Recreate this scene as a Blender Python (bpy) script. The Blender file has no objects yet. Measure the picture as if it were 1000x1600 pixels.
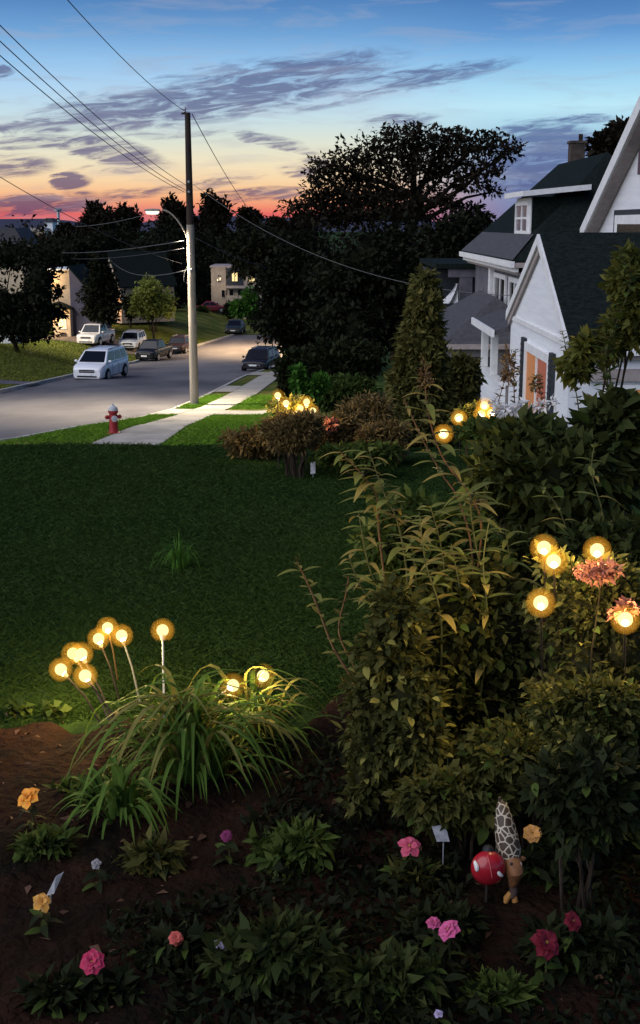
import bpy, math, random
import numpy as np
from mathutils import Vector, Matrix, Euler

R = math.radians
rnd = random.Random(7)
S = bpy.context.scene
COL = S.collection

# ------------------------------------------------------------------ camera
PITCH = 13.32
F = 1900.0            # focal length in units of the 1000 x 1600 frame
CZ = 5.9
cam = bpy.data.cameras.new('camera')
cam.sensor_fit = 'VERTICAL'
cam.sensor_height = 36.0
cam.lens = 36.0 * F / 1600.0
cam.clip_start = 0.05
cam.clip_end = 9000
camo = bpy.data.objects.new('camera', cam)
camo.location = (0, 0, CZ)
camo.rotation_euler = (R(90 - PITCH), 0, 0)
COL.objects.link(camo)
S.camera = camo
SP, CP = math.sin(R(PITCH)), math.cos(R(PITCH))

def at(px, py, Y):
    """the point of the place seen at (px, py) when it stands Y metres ahead"""
    u = (800 - py) / F
    dy = CP + u * SP
    t = Y / dy
    return Vector(((px - 500) / F * t, Y, CZ + (-SP + u * CP) * t))

# ------------------------------------------------------------------ world
S.view_settings.view_transform = 'Standard'
S.view_settings.look = 'None'
S.view_settings.exposure = 0.0
S.view_settings.gamma = 1.0
S.view_settings.use_curve_mapping = False
S.render.engine = 'CYCLES'
S.cycles.use_denoising = True
S.cycles.max_bounces = 6
S.cycles.transparent_max_bounces = 12
S.cycles.caustics_reflective = False
S.cycles.caustics_refractive = False
S.cycles.sample_clamp_indirect = 4.0

SUN_STRENGTH = 2.6
SUN_EL, SUN_AZ = 36.0, -128.0     # azimuth from +Y, negative to the left
SKY_GAIN = 1.0

def lin(c):
    o = []
    for v in c:
        v = v / 255.0
        o.append(v / 12.92 if v <= 0.04045 else ((v + 0.055) / 1.055) ** 2.4)
    return tuple(o) + (1.0,)

world = bpy.data.worlds.new('World')
S.world = world
world.use_nodes = True
wt = world.node_tree
wt.nodes.clear()

class NT:
    def __init__(s, tree): s.t = tree
    def n(s, typ, **kw):
        nd = s.t.nodes.new(typ)
        for k, v in kw.items(): setattr(nd, k, v)
        return nd
    def l(s, a, b): s.t.links.new(a, b)
    def put(s, sock, v):
        if isinstance(v, (int, float)): sock.default_value = v
        elif isinstance(v, tuple): sock.default_value = v
        else: s.l(v, sock)
    def m(s, op, a, b=None, c=None, clamp=False):
        nd = s.n('ShaderNodeMath', operation=op, use_clamp=clamp)
        s.put(nd.inputs[0], a)
        if b is not None: s.put(nd.inputs[1], b)
        if c is not None: s.put(nd.inputs[2], c)
        return nd.outputs[0]
    def smooth(s, v, a, b):
        nd = s.n('ShaderNodeMapRange', interpolation_type='SMOOTHSTEP')
        s.put(nd.inputs[0], v)
        nd.inputs[1].default_value = a; nd.inputs[2].default_value = b
        nd.inputs[3].default_value = 0; nd.inputs[4].default_value = 1
        return nd.outputs[0]
    def mix(s, f, a, b, mode='MIX'):
        nd = s.n('ShaderNodeMix', data_type='RGBA', blend_type=mode)
        s.put(nd.inputs[0], f); s.put(nd.inputs[6], a); s.put(nd.inputs[7], b)
        return nd.outputs[2]
    def ramp(s, f, stops, interp='LINEAR'):
        nd = s.n('ShaderNodeValToRGB')
        cr = nd.color_ramp; cr.interpolation = interp
        while len(cr.elements) > 1: cr.elements.remove(cr.elements[-1])
        cr.elements[0].position = stops[0][0]; cr.elements[0].color = stops[0][1]
        for p, c in stops[1:]:
            e = cr.elements.new(p); e.color = c
        s.put(nd.inputs[0], f)
        return nd.outputs[0]

def build_sky():
    T = NT(wt)
    tc = T.n('ShaderNodeTexCoord')
    sx = T.n('ShaderNodeSeparateXYZ'); T.l(tc.outputs['Generated'], sx.inputs[0])
    x, y, z = sx.outputs
    az = T.m('MULTIPLY', T.m('ARCTAN2', x, y), 180 / math.pi)
    el = T.m('MULTIPLY', T.m('ARCSINE', z), 180 / math.pi)
    e = T.m('POWER', T.m('DIVIDE', T.m('MAXIMUM', el, 0.0), 90.0), 0.5)
    P = lambda d: math.sqrt(d / 90.0)
    warm = [(0, (206, 88, 104)), (.45, (232, 106, 102)), (.8, (244, 148, 116)), (1.3, (250, 188, 138)), (1.9, (250, 214, 168)),
            (2.7, (242, 228, 194)), (3.7, (220, 228, 214)), (4.6, (200, 224, 232)), (5.8, (178, 214, 242)),
            (7.0, (148, 195, 236)), (8.2, (110, 162, 214)), (9.5, (82, 132, 190)), (20, (52, 92, 150)), (90, (30, 56, 108))]
    cool = [(0, (120, 112, 150)), (1.4, (124, 140, 182)), (2.8, (140, 168, 206)), (4.0, (166, 208, 230)), (5.1, (188, 232, 248)),
            (6.2, (160, 212, 242)), (7.2, (130, 186, 232)), (8.2, (96, 150, 208)), (9.5, (74, 124, 184)), (20, (48, 88, 146)), (90, (30, 56, 108))]
    cw = T.ramp(e, [(P(a), lin(c)) for a, c in warm])
    cc = T.ramp(e, [(P(a), lin(c)) for a, c in cool])
    wf = T.m('MULTIPLY', T.m('SUBTRACT', 1.0, T.smooth(az, 0.5, 9.5)), T.smooth(az, -120.0, -60.0))
    base = T.mix(wf, cc, cw)
    # coordinates for clouds, degrees
    cv = T.n('ShaderNodeCombineXYZ')
    T.put(cv.inputs[0], T.m('MULTIPLY', az, .085)); T.put(cv.inputs[1], T.m('MULTIPLY', el, .62))
    n1 = T.n('ShaderNodeTexNoise'); T.l(cv.outputs[0], n1.inputs['Vector'])
    n1.inputs['Scale'].default_value = 2.3; n1.inputs['Detail'].default_value = 7; n1.inputs['Roughness'].default_value = .62
    n1.inputs['Distortion'].default_value = .5
    nf = n1.outputs['Fac']
    cv2 = T.n('ShaderNodeCombineXYZ')
    T.put(cv2.inputs[0], T.m('MULTIPLY', az, .3)); T.put(cv2.inputs[1], T.m('MULTIPLY', T.m('SUBTRACT', el, T.m('MULTIPLY', az, .12)), 1.9))
    n2 = T.n('ShaderNodeTexNoise'); T.l(cv2.outputs[0], n2.inputs['Vector'])
    n2.inputs['Scale'].default_value = 1.6; n2.inputs['Detail'].default_value = 8; n2.inputs['Roughness'].default_value = .65
    nf2 = n2.outputs['Fac']
    n2.inputs['Distortion'].default_value = .9
    wisp = T.smooth(nf2, .34, .66)
    K = F * math.pi / 180
    def ae(px, py):
        u = (800 - py) / F
        return (math.degrees(math.atan((px - 500) / F / (CP + u * SP))), math.degrees(math.atan((-SP + u * CP) / (CP + u * SP))))
    streaks = [(400, 140, 300, 24, 11, .9), (230, 172, 250, 20, 7, .9), (90, 198, 160, 10, 3, .8), (660, 122, 200, 10, 8, .8), (300, 120, 160, 8, 14, .5), (90, 225, 120, 8, -4, .7), (200, 262, 110, 6, 4, .6), (520, 160, 130, 6, 10, .5),
               (560, 95, 120, 6, 8, .5), (620, 186, 90, 6, 4, .8), (640, 190, 70, 5, -6, .6), (425, 222, 110, 6, -14, .7), (310, 200, 90, 6, -6, .5),
               (175, 238, 100, 13, -10, 1.), (30, 262, 80, 12, 2, .7), (112, 285, 40, 9, 3, 1.15), (55, 320, 150, 12, 3, 1.0),
               (240, 300, 150, 6, 6, .7), (400, 305, 120, 7, 4, .8), (350, 282, 90, 5, 6, .6), (480, 262, 60, 10, 8, .7), (4, 118, 20, 6, 0, 1.2),
               (20, 230, 60, 6, 0, .6), (855, 226, 110, 20, -3, 1.2), (900, 190, 80, 5, 2, .8), (820, 268, 120, 26, 2, 1.0),
               (280, 210, 160, 5, 3, .5), (150, 150, 120, 5, 12, .4), (-300, 250, 260, 12, 2, .9), (1500, 200, 300, 20, -2, .8), (-700, 180, 300, 20, 4, .8)]
    tot = 0.0
    azw = T.m('ADD', az, T.m('MULTIPLY', T.m('SUBTRACT', nf2, .5), 1.3))
    elw = T.m('ADD', el, T.m('MULTIPLY', T.m('SUBTRACT', nf, .5), .8))
    for (px, py, hl, ht, ang, st) in streaks:
        a0, e0 = ae(px, py)
        ca, sa = math.cos(R(ang)), math.sin(R(ang))
        dx = T.m('SUBTRACT', azw, a0); dy = T.m('SUBTRACT', elw, e0)
        u = T.m('ADD', T.m('MULTIPLY', dx, ca * K / hl), T.m('MULTIPLY', dy, sa * K / hl))
        v = T.m('ADD', T.m('MULTIPLY', dx, -sa * K / ht / 2.0), T.m('MULTIPLY', dy, ca * K / ht / 2.0))
        d = T.m('ADD', T.m('MULTIPLY', u, u), T.m('MULTIPLY', v, v))
        g = T.m('MULTIPLY', T.m('SUBTRACT', 1.0, T.smooth(d, 0.0, 1.0)), st)
        tot = g if isinstance(tot, float) else T.m('MAXIMUM', tot, g)
    field = T.m('MULTIPLY', tot, T.m('ADD', .40, T.m('MULTIPLY', wisp, .75)))
    fac = T.smooth(field, .10, .80)
    # thin veils
    veil = T.m('MULTIPLY', T.smooth(nf, .46, .72), .30)
    fac = T.m('MAXIMUM', T.m('MULTIPLY', fac, .9), veil)
    fac = T.m('MULTIPLY', fac, T.smooth(el, -.2, .4))
    ccol = T.ramp(T.m('DIVIDE', T.m('MAXIMUM', el, 0.), 10.), [(0, lin((104, 70, 104))), (.12, lin((112, 88, 116))), (.3, lin((112, 106, 138))),
                  (.55, lin((102, 112, 150))), (1, lin((86, 112, 160)))])
    ccr = T.ramp(T.m('DIVIDE', T.m('MAXIMUM', el, 0.), 10.), [(0, lin((88, 96, 140))), (.4, lin((92, 112, 158))), (1, lin((84, 118, 172)))])
    ccol = T.mix(T.smooth(az, 2, 9), ccol, ccr)
    out = T.mix(fac, base, ccol)
    lp = T.smooth(nf, .25, .75)
    out = T.mix(T.m('MULTIPLY', T.m('SUBTRACT', lp, .5), .22), out, (1, 1, 1, 1), 'MIX')
    # below the horizon: dim dusk ground tone
    out = T.mix(T.smooth(el, -1.5, -.3), (.012, .014, .012, 1), out)
    sky = T.n('ShaderNodeTexSky', sky_type='NISHITA', sun_disc=False)
    sky.sun_elevation = R(1.0); sky.sun_rotation = R(SUN_AZ)
    bg2 = T.n('ShaderNodeBackground'); T.l(sky.outputs[0], bg2.inputs[0]); bg2.inputs[1].default_value = .003
    bg = T.n('ShaderNodeBackground'); T.l(out, bg.inputs[0]); bg.inputs[1].default_value = SKY_GAIN
    ad = T.n('ShaderNodeAddShader'); T.l(bg.outputs[0], ad.inputs[0]); T.l(bg2.outputs[0], ad.inputs[1])
    wo = T.n('ShaderNodeOutputWorld'); T.l(ad.outputs[0], wo.inputs[0])
build_sky()
world.cycles.sampling_method = 'MANUAL'
world.cycles.sample_map_resolution = 1024

sun = bpy.data.lights.new('sun', 'SUN')
sun.energy = SUN_STRENGTH
sun.angle = R(70)
sun.color = (.96, .95, 1.0)
suno = bpy.data.objects.new('sun', sun)
d = Vector((math.sin(R(SUN_AZ)) * math.cos(R(SUN_EL)), math.cos(R(SUN_AZ)) * math.cos(R(SUN_EL)), math.sin(R(SUN_EL))))
suno.rotation_euler = (-d).to_track_quat('-Z', 'Y').to_euler()
COL.objects.link(suno)

# ------------------------------------------------------------------ materials
MATS = {}
def mat(name, col, rough=.7, col2=None, scale=4.0, bump=0.0, bscale=None, metal=0.0, emis=None, estr=0.0, spec=.3, stretch=None, detail=5, attr=False, trans=0.0, coat=0.0, coord='Object', con=(.35, .65)):
    if name in MATS: return MATS[name]
    m = bpy.data.materials.new(name); m.use_nodes = True
    nt = m.node_tree; nt.nodes.clear(); T = NT(nt)
    out = T.n('ShaderNodeOutputMaterial')
    b = T.n('ShaderNodeBsdfPrincipled')
    c1 = tuple(col) + (1.0,)
    b.inputs['Roughness'].default_value = rough
    b.inputs['Metallic'].default_value = metal
    b.inputs['Specular IOR Level'].default_value = spec
    b.inputs['Coat Weight'].default_value = coat
    if col2 is not None or bump:
        tc = T.n('ShaderNodeTexCoord'); v = tc.outputs[coord]
        if stretch:
            mp = T.n('ShaderNodeMapping'); mp.inputs['Scale'].default_value = stretch; T.l(v, mp.inputs[0]); v = mp.outputs[0]
        nz = T.n('ShaderNodeTexNoise'); T.l(v, nz.inputs['Vector']); nz.inputs['Scale'].default_value = scale; nz.inputs['Detail'].default_value = detail
        nz.inputs['Roughness'].default_value = .6
    cs = None
    if col2 is not None:
        c2 = tuple(col2) + (1.0,)
        f = T.smooth(nz.outputs['Fac'], con[0], con[1])
        if attr:
            at_ = T.n('ShaderNodeAttribute', attribute_name='tint')
            oi = T.n('ShaderNodeObjectInfo')
            f = T.m('ADD', T.m('MULTIPLY', at_.outputs['Fac'], .6), T.m('MULTIPLY', f, .25))
            f = T.m('ADD', f, T.m('MULTIPLY', oi.outputs['Random'], .3), clamp=True)
        cs = T.mix(f, c1, c2)
        T.l(cs, b.inputs['Base Color'])
    else:
        b.inputs['Base Color'].default_value = c1
    if bump:
        bp = T.n('ShaderNodeBump'); bp.inputs['Strength'].default_value = bump; bp.inputs['Distance'].default_value = .05
        if bscale:
            n3 = T.n('ShaderNodeTexNoise'); T.l(v, n3.inputs['Vector']); n3.inputs['Scale'].default_value = bscale; n3.inputs['Detail'].default_value = 6
            T.l(n3.outputs['Fac'], bp.inputs['Height'])
        else: T.l(nz.outputs['Fac'], bp.inputs['Height'])
        T.l(bp.outputs[0], b.inputs['Normal'])
    if emis is not None:
        b.inputs['Emission Color'].default_value = tuple(emis) + (1.0,)
        b.inputs['Emission Strength'].default_value = estr
    sh = b.outputs[0]
    if trans:
        tr = T.n('ShaderNodeBsdfTranslucent')
        if cs is not None: T.l(cs, tr.inputs[0])
        else: tr.inputs[0].default_value = c1
        mx = T.n('ShaderNodeMixShader'); mx.inputs[0].default_value = trans
        T.l(sh, mx.inputs[1]); T.l(tr.outputs[0], mx.inputs[2]); sh = mx.outputs[0]
    T.l(sh, out.inputs[0])
    MATS[name] = m
    return m

def leafmat(name, c1, c2, trans=.25, rough=.6):
    return mat(name, c1, rough, c2, scale=1.2, attr=True, trans=trans, spec=.06)

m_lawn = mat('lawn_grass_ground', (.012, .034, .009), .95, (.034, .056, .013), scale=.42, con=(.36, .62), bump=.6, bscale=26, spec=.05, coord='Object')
m_litlawn = mat('lamplit_lawn_ground', (.055, .080, .014), .95, (.14, .135, .034), scale=.35, bump=.6, bscale=16, spec=.05, con=(.38, .62))  # same lawn, paler and yellower to put the lamplight into its colour
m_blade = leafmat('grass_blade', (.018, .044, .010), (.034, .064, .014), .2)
m_bladelit = leafmat('grass_blade_lamplit', (.09, .19, .015), (.15, .29, .028), .25)  # verge blades brightened in colour for the street lamp's light
m_soil = mat('garden_soil', (.008, .006, .004), .95, (.024, .011, .007), scale=2.6, bump=1.0, bscale=22, spec=.05)
m_road = mat('asphalt', (.085, .078, .086), .85, (.17, .158, .160), scale=.16, bump=.25, bscale=30, spec=.2, stretch=(1.0, .45, 1))
m_walk = mat('concrete_walk', (.34, .31, .27), .9, (.46, .42, .36), scale=1.1, bump=.2, bscale=20, spec=.1)
m_kerb = mat('concrete_kerb', (.33, .31, .28), .9, (.44, .42, .38), scale=2, bump=.2, spec=.1)
m_hill = mat('hill', (.05, .055, .085), 1.0, (.07, .075, .11), scale=.003, spec=0)
m_white = mat('white_siding', (.72, .72, .74), .65, (.80, .80, .80), scale=1.6, bump=.12, bscale=9, stretch=(.5, .5, 6))
m_trim = mat('white_trim', (.80, .79, .77), .5, (.70, .69, .68), scale=6)
m_shade = mat('taupe_board', (.30, .25, .23), .6, (.38, .32, .30), scale=6)
m_roof = mat('dark_shingle', (.005, .009, .008), .9, (.013, .018, .016), scale=9, bump=.6, bscale=16, spec=.08, stretch=(1, 1, 3))
m_roofgrey = mat('grey_shingle', (.06, .06, .068), .9, (.085, .082, .09), scale=7, bump=.5, bscale=18, spec=.15)
m_shutter = mat('black_shutter', (.018, .022, .03), .6, (.03, .034, .042), scale=9, stretch=(1, 1, 8))
m_glassdark = mat('dark_glass', (.006, .007, .010), .15, spec=.35)
m_glassmid = mat('violet_grey_glass', (.12, .11, .14), .25, (.17, .15, .18), scale=2, spec=.5)
m_curtain = mat('lit_curtain', (.22, .10, .04), .6, (.30, .09, .05), scale=1.2, emis=(.44, .18, .055), estr=.5, spec=.4)
m_curtain2 = mat('dim_lit_curtain', (.22, .07, .04), .6, (.30, .10, .05), scale=1.2, emis=(.26, .065, .04), estr=.5, spec=.4)
m_litwin = mat('lit_window', (.5, .4, .2), .5, emis=(1.0, .74, .30), estr=1.0)
m_bark = mat('bark', (.022, .016, .012), .95, (.05, .038, .028), scale=6, bump=.8, stretch=(3, 3, .6), spec=.05)
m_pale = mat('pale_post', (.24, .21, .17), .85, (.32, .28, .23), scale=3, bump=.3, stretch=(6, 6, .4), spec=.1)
m_polewood = mat('dark_pole_wood', (.030, .022, .019), .9, (.055, .040, .033), scale=5, bump=.5, stretch=(8, 8, .4), spec=.05)
m_steel = mat('galvanised_steel', (.45, .46, .48), .45, (.36, .37, .40), scale=8, metal=.5)
m_wire = mat('grey_wire', (.045, .04, .045), .7)
m_wirelight = mat('pale_wire', (.10, .10, .10), .7)
m_red = mat('red_hydrant_paint', (.26, .018, .022), .45, (.34, .03, .03), scale=5, bump=.1)
m_cap = mat('silver_paint', (.55, .55, .56), .4, (.42, .42, .44), scale=9)
m_tyre = mat('rubber', (.012, .012, .013), .85)
m_rim = mat('alloy_rim', (.42, .42, .44), .35, metal=.6)
m_plast = mat('black_trim', (.014, .014, .016), .6)
m_brick = mat('dim_brick', (.045, .034, .028), .9, (.08, .06, .048), scale=5, bump=.3)

def globe_mats():
    m = bpy.data.materials.new('frosted_lit_globe'); m.use_nodes = True
    nt = m.node_tree; nt.nodes.clear(); T = NT(nt)
    o = T.n('ShaderNodeOutputMaterial'); e = T.n('ShaderNodeEmission'); t = T.n('ShaderNodeBsdfTransparent'); mx = T.n('ShaderNodeMixShader')
    e.inputs[0].default_value = (1.0, .87, .44, 1); e.inputs[1].default_value = 1.45
    t.inputs[0].default_value = (1, .95, .85, 1)
    mx.inputs[0].default_value = .72; T.l(t.outputs[0], mx.inputs[1]); T.l(e.outputs[0], mx.inputs[2]); T.l(mx.outputs[0], o.inputs[0])
    a = bpy.data.materials.new('amber_glow_halo'); a.use_nodes = True  # thin shell put in to imitate the soft glow round each globe
    nt = a.node_tree; nt.nodes.clear(); T = NT(nt)
    o = T.n('ShaderNodeOutputMaterial'); tl = T.n('ShaderNodeBsdfTranslucent'); t = T.n('ShaderNodeBsdfTransparent'); mx = T.n('ShaderNodeMixShader')
    tl.inputs[0].default_value = (1.0, .60, .13, 1); t.inputs[0].default_value = (1, .97, .9, 1)
    lw = T.n('ShaderNodeLayerWeight'); lw.inputs[0].default_value = .5
    fc = T.m('MULTIPLY', T.m('POWER', T.m('SUBTRACT', 1.0, lw.outputs['Facing']), 1.4), .014)
    T.l(fc, mx.inputs[0]); T.l(t.outputs[0], mx.inputs[1]); T.l(tl.outputs[0], mx.inputs[2]); T.l(mx.outputs[0], o.inputs[0])
    return m, a
m_globe, m_halo = globe_mats()

# ------------------------------------------------------------------ object helpers
def link(name, me, parent=None, loc=None):
    o = bpy.data.objects.new(name, me)
    COL.objects.link(o)
    if parent is not None: o.parent = parent
    if loc is not None: o.location = loc
    return o

def tag(o, label, cat, group=None, kind=None):
    o['label'] = label
    o['category'] = cat
    if group: o['group'] = group
    if kind: o['kind'] = kind
    return o

def thing(name, label, cat, loc=(0, 0, 0), rz=0.0, group=None):
    o = link(name, None, None, loc)
    o.rotation_euler = (0, 0, rz)
    o.empty_display_size = .2
    return tag(o, label, cat, group)

def struct(name, me):
    o = link(name, me); o['kind'] = 'structure'; return o

class MB:
    def __init__(s): s.v = []; s.f = []; s.smooth = []
    def add(s, vs, fs, sm=False):
        n = len(s.v); s.v += [tuple(v) for v in vs]
        for f in fs: s.f.append(tuple(i + n for i in f)); s.smooth.append(sm)
        return s
    def box(s, x0, x1, y0, y1, z0, z1):
        return s.add([(x0, y0, z0), (x1, y0, z0), (x1, y1, z0), (x0, y1, z0), (x0, y0, z1), (x1, y0, z1), (x1, y1, z1), (x0, y1, z1)],
                     [(0, 3, 2, 1), (4, 5, 6, 7), (0, 1, 5, 4), (1, 2, 6, 5), (2, 3, 7, 6), (3, 0, 4, 7)])
    def prism(s, poly, off):
        n = len(poly); off = Vector(off); p = [Vector(q) for q in poly]
        return s.add(p + [q + off for q in p], [tuple(range(n))[::-1], tuple(range(n, 2 * n))] + [(i, (i + 1) % n, n + (i + 1) % n, n + i) for i in range(n)])
    def tube(s, pts, rad, seg=8, cap=True):
        pts = [Vector(p) for p in pts]
        if isinstance(rad, (int, float)): rad = [rad] * len(pts)
        vs = []; fs = []
        for i, p in enumerate(pts):
            t = (pts[min(i + 1, len(pts) - 1)] - pts[max(i - 1, 0)])
            t = t.normalized() if t.length > 1e-9 else Vector((0, 0, 1))
            if i == 0:
                a = Vector((0, 0, 1)) if abs(t.z) < .9 else Vector((0, 1, 0))
                a = t.cross(a).normalized()
            else:
                a = (a - t * a.dot(t)).normalized()
            b = t.cross(a)
            for k in range(seg):
                w = 2 * math.pi * k / seg
                vs.append(p + (a * math.cos(w) + b * math.sin(w)) * rad[i])
        for i in range(len(pts) - 1):
            for k in range(seg):
                k2 = (k + 1) % seg
                fs.append((i * seg + k, i * seg + k2, (i + 1) * seg + k2, (i + 1) * seg + k))
        s.add(vs, fs, True)
        if cap:
            n = len(s.v) - len(vs)
            s.f.append(tuple(n + k for k in range(seg))[::-1]); s.smooth.append(False)
            m = n + (len(pts) - 1) * seg
            s.f.append(tuple(m + k for k in range(seg))); s.smooth.append(False)
        return s
    def lathe(s, prof, c=(0, 0, 0), seg=16, axis='z'):
        vs = []; fs = []
        for r, h in prof:
            for k in range(seg):
                w = 2 * math.pi * k / seg
                p = (r * math.cos(w), r * math.sin(w), h)
                if axis == 'x': p = (h, r * math.cos(w), r * math.sin(w))
                if axis == 'y': p = (r * math.cos(w), h, r * math.sin(w))
                vs.append((p[0] + c[0], p[1] + c[1], p[2] + c[2]))
        for i in range(len(prof) - 1):
            for k in range(seg):
                k2 = (k + 1) % seg
                fs.append((i * seg + k, i * seg + k2, (i + 1) * seg + k2, (i + 1) * seg + k))
        fs.append(tuple(range(seg))[::-1]); m = (len(prof) - 1) * seg
        fs.append(tuple(m + k for k in range(seg)))
        return s.add(vs, fs, True)
    def ball(s, c, r, seg=14, rings=8, sx=1, sy=1, sz=1):
        prof = [(max(math.sin(math.pi * i / rings), .001) * r, -math.cos(math.pi * i / rings) * r) for i in range(rings + 1)]
        n0 = len(s.v)
        s.lathe(prof, (0, 0, 0), seg)
        for i in range(n0, len(s.v)):
            v = s.v[i]; s.v[i] = (v[0] * sx + c[0], v[1] * sy + c[1], v[2] * sz + c[2])
        return s
    def mesh(s, name, m, sharp=35):
        me = bpy.data.meshes.new(name)
        me.from_pydata(s.v, [], s.f)
        me.polygons.foreach_set('use_smooth', s.smooth)
        if any(s.smooth): me.set_sharp_from_angle(angle=R(sharp))
        me.materials.append(m)
        me.update()
        return me
    def obj(s, name, m, parent=None, label=None, sharp=35):
        o = link(name, s.mesh(name, m, sharp), parent)
        if label: o['label'] = label
        return o

def copy_tree(o, parent=None):
    c = o.copy(); COL.objects.link(c); c.parent = parent
    for ch in list(o.children): copy_tree(ch, c)
    return c

NP = np.random.RandomState(11)
def np_mesh(name, V, Q, m, tint=None):
    """V (n,3) and quads Q (k,4)"""
    me = bpy.data.meshes.new(name)
    me.vertices.add(len(V)); me.vertices.foreach_set('co', V.astype(np.float32).ravel())
    k = Q.shape[1]
    me.loops.add(Q.size); me.loops.foreach_set('vertex_index', Q.astype(np.int32).ravel())
    me.polygons.add(len(Q)); me.polygons.foreach_set('loop_start', (np.arange(len(Q)) * k).astype(np.int32))
    if tint is not None:
        a = me.attributes.new('tint', 'FLOAT', 'POINT'); a.data.foreach_set('value', tint.astype(np.float32))
    me.materials.append(m)
    me.update(calc_edges=True)
    return me

def unit(a): return a / (np.linalg.norm(a, axis=1, keepdims=True) + 1e-9)

def leaf_quads(P, D, L, W, droop=.15):
    """one folded diamond of a leaf at each point P, growing along D"""
    n = len(P)
    D = unit(D)
    up = NP.normal(size=(n, 3)) * .6 + np.array([0, 0, 1.])
    Sd = unit(np.cross(D, up)); Nn = np.cross(Sd, D)
    L = L[:, None]; W = W[:, None]
    mid = P + D * L * .45
    v = np.stack([P, mid + Sd * W * .5 + Nn * W * .18, P + D * L - Nn * L * droop, mid - Sd * W * .5 + Nn * W * .18], 1)
    V = v.reshape(-1, 3)
    Q = np.arange(4 * n).reshape(n, 4)
    return V, Q

def blob_points(blobs, n, shell=.55, rough=.22):
    B = np.array(blobs, float)
    w = (B[:, 3] * B[:, 4] + B[:, 4] * B[:, 5] + B[:, 3] * B[:, 5]); w /= w.sum()
    idx = NP.choice(len(B), n, p=w)
    d = unit(NP.normal(size=(n, 3)))
    r = shell + (1 - shell) * NP.rand(n) ** .7
    f1 = np.sin(d[:, 0] * 5 + idx * 1.7) * np.cos(d[:, 1] * 4.3 + idx) * np.sin(d[:, 2] * 4.7 + idx * 2.3)
    f2 = np.sin(d[:, 0] * 11 + idx) * np.sin(d[:, 1] * 12 + 1) * np.sin(d[:, 2] * 10 + idx)
    r = r * (1 + rough * (f1 + .6 * f2) * 1.6) + NP.normal(size=n) * .03
    P = B[idx, :3] + d * r[:, None] * B[idx, 3:6]
    return P, d

def foliage(name, blobs, n, size, m, parent=None, shell=.55, rough=.22, aspect=.55, outw=.8, floor=None, kind=None, grav=0.0):
    P, d = blob_points(blobs, n, shell, rough)
    if floor is not None:
        k = P[:, 2] > floor; P = P[k]; d = d[k]
    n = len(P)
    D = d * outw + NP.normal(size=(n, 3)) * .7 + np.array([0, 0, -grav])
    L = size * (.6 + .8 * NP.rand(n))
    V, Q = leaf_quads(P, D, L, L * aspect)
    tint = np.repeat(NP.rand(n), 4)
    o = link(name, np_mesh(name, V, Q, m, tint), parent)
    if kind: o['kind'] = kind
    return o

ico_cache = {}
def core_mb(mb, blobs, k=.72):
    for i, b in enumerate(blobs):
        n0 = len(mb.v)
        mb.ball((0, 0, 0), 1.0, 12, 8)
        for j in range(n0, len(mb.v)):
            v = Vector(mb.v[j]); q = 1 + .14 * math.sin(v.x * 5 + i) * math.cos(v.y * 4 + v.z * 5 + i)
            mb.v[j] = (b[0] + v.x * b[3] * k * q, b[1] + v.y * b[4] * k * q, b[2] + v.z * b[5] * k * q)

def tube_between(mb, a, b, r0, r1, seg=6, wob=.06, n=4):
    a = Vector(a); b = Vector(b); L = (b - a).length
    pts = []; rs = []
    for i in range(n + 1):
        t = i / n
        p = a.lerp(b, t)
        if 0 < i < n: p += Vector((rnd.uniform(-1, 1), rnd.uniform(-1, 1), rnd.uniform(-.5, .5))) * L * wob
        pts.append(p); rs.append(r0 + (r1 - r0) * t)
    mb.tube(pts, rs, seg)
    return pts

# ------------------------------------------------------------------ terrain
def interp(x, xs, ys):
    return float(np.interp(x, xs, ys))
def sm(t): t = max(0., min(1., t)); return t * t * (3 - 2 * t)

def Lx(Y): return interp(Y, [0, 47, 51, 55, 71, 90, 105, 118, 134, 160], [-60, -60, -30, -14.7, -15.0, -15.5, -15.2, -12.9, -9.4, -9.0])
def Rx(Y): return interp(Y, [0, 28, 31, 33.5, 36, 39.2, 43, 50, 60, 71, 83, 99, 120, 134, 160], [-40, -22, -13, -9.0, -7.4, -5.95, -5.35, -5.0, -4.8, -4.6, -3.8, -3.3, -3.6, -5.0, -6.0])
def SWl(Y): return interp(Y, [29, 32.2, 39, 44, 53, 71, 83, 99, 135], [-7.5, -6.5, -4.9, -4.35, -3.95, -3.55, -2.9, -2.4, -3.8])
def SWr(Y): return interp(Y, [29, 32.2, 39, 44, 53, 71, 83, 99, 135], [-5.2, -4.45, -3.7, -3.2, -2.75, -2.35, -1.6, -1.1, -2.6])

GL = ([-20, 13.2, 14.2, 15.2, 18, 22, 28, 30, 36, 40, 71, 100, 107, 118, 134, 162, 300, 900, 4000],
      [3.40, 3.38, 3.33, 3.05, 1.95, .9, .1, 0, -.02, -.30, -2.78, -5.1, -5.52, -5.76, -5.85, -6.2, -6.6, -6, -6])
GR = ([-20, 13.2, 14.2, 17, 20, 30, 40, 60, 100, 134, 162, 300, 900, 4000],
      [3.40, 3.38, 3.30, 2.55, 1.55, 1.0, .6, -1.6, -4.8, -5.6, -6.1, -6.6, -6, -6])
def T(X, Y):
    a = interp(Y, *GL); b = interp(Y, *GR)
    w = sm((X + 2.2) / 4.0)
    z = a + (b - a) * w
    lx = Lx(Y)
    if Y > 55 and X < lx:
        k = sm((lx - X) / 8.0) * sm((Y - 56) / 16.0) * (1 - sm((Y - 150) / 40))
        z += 1.55 * k
    if Y < 14 and X < 60:
        z += .05 * math.sin(X * .9 + 1) * math.cos(Y * .7)
    return z

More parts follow.
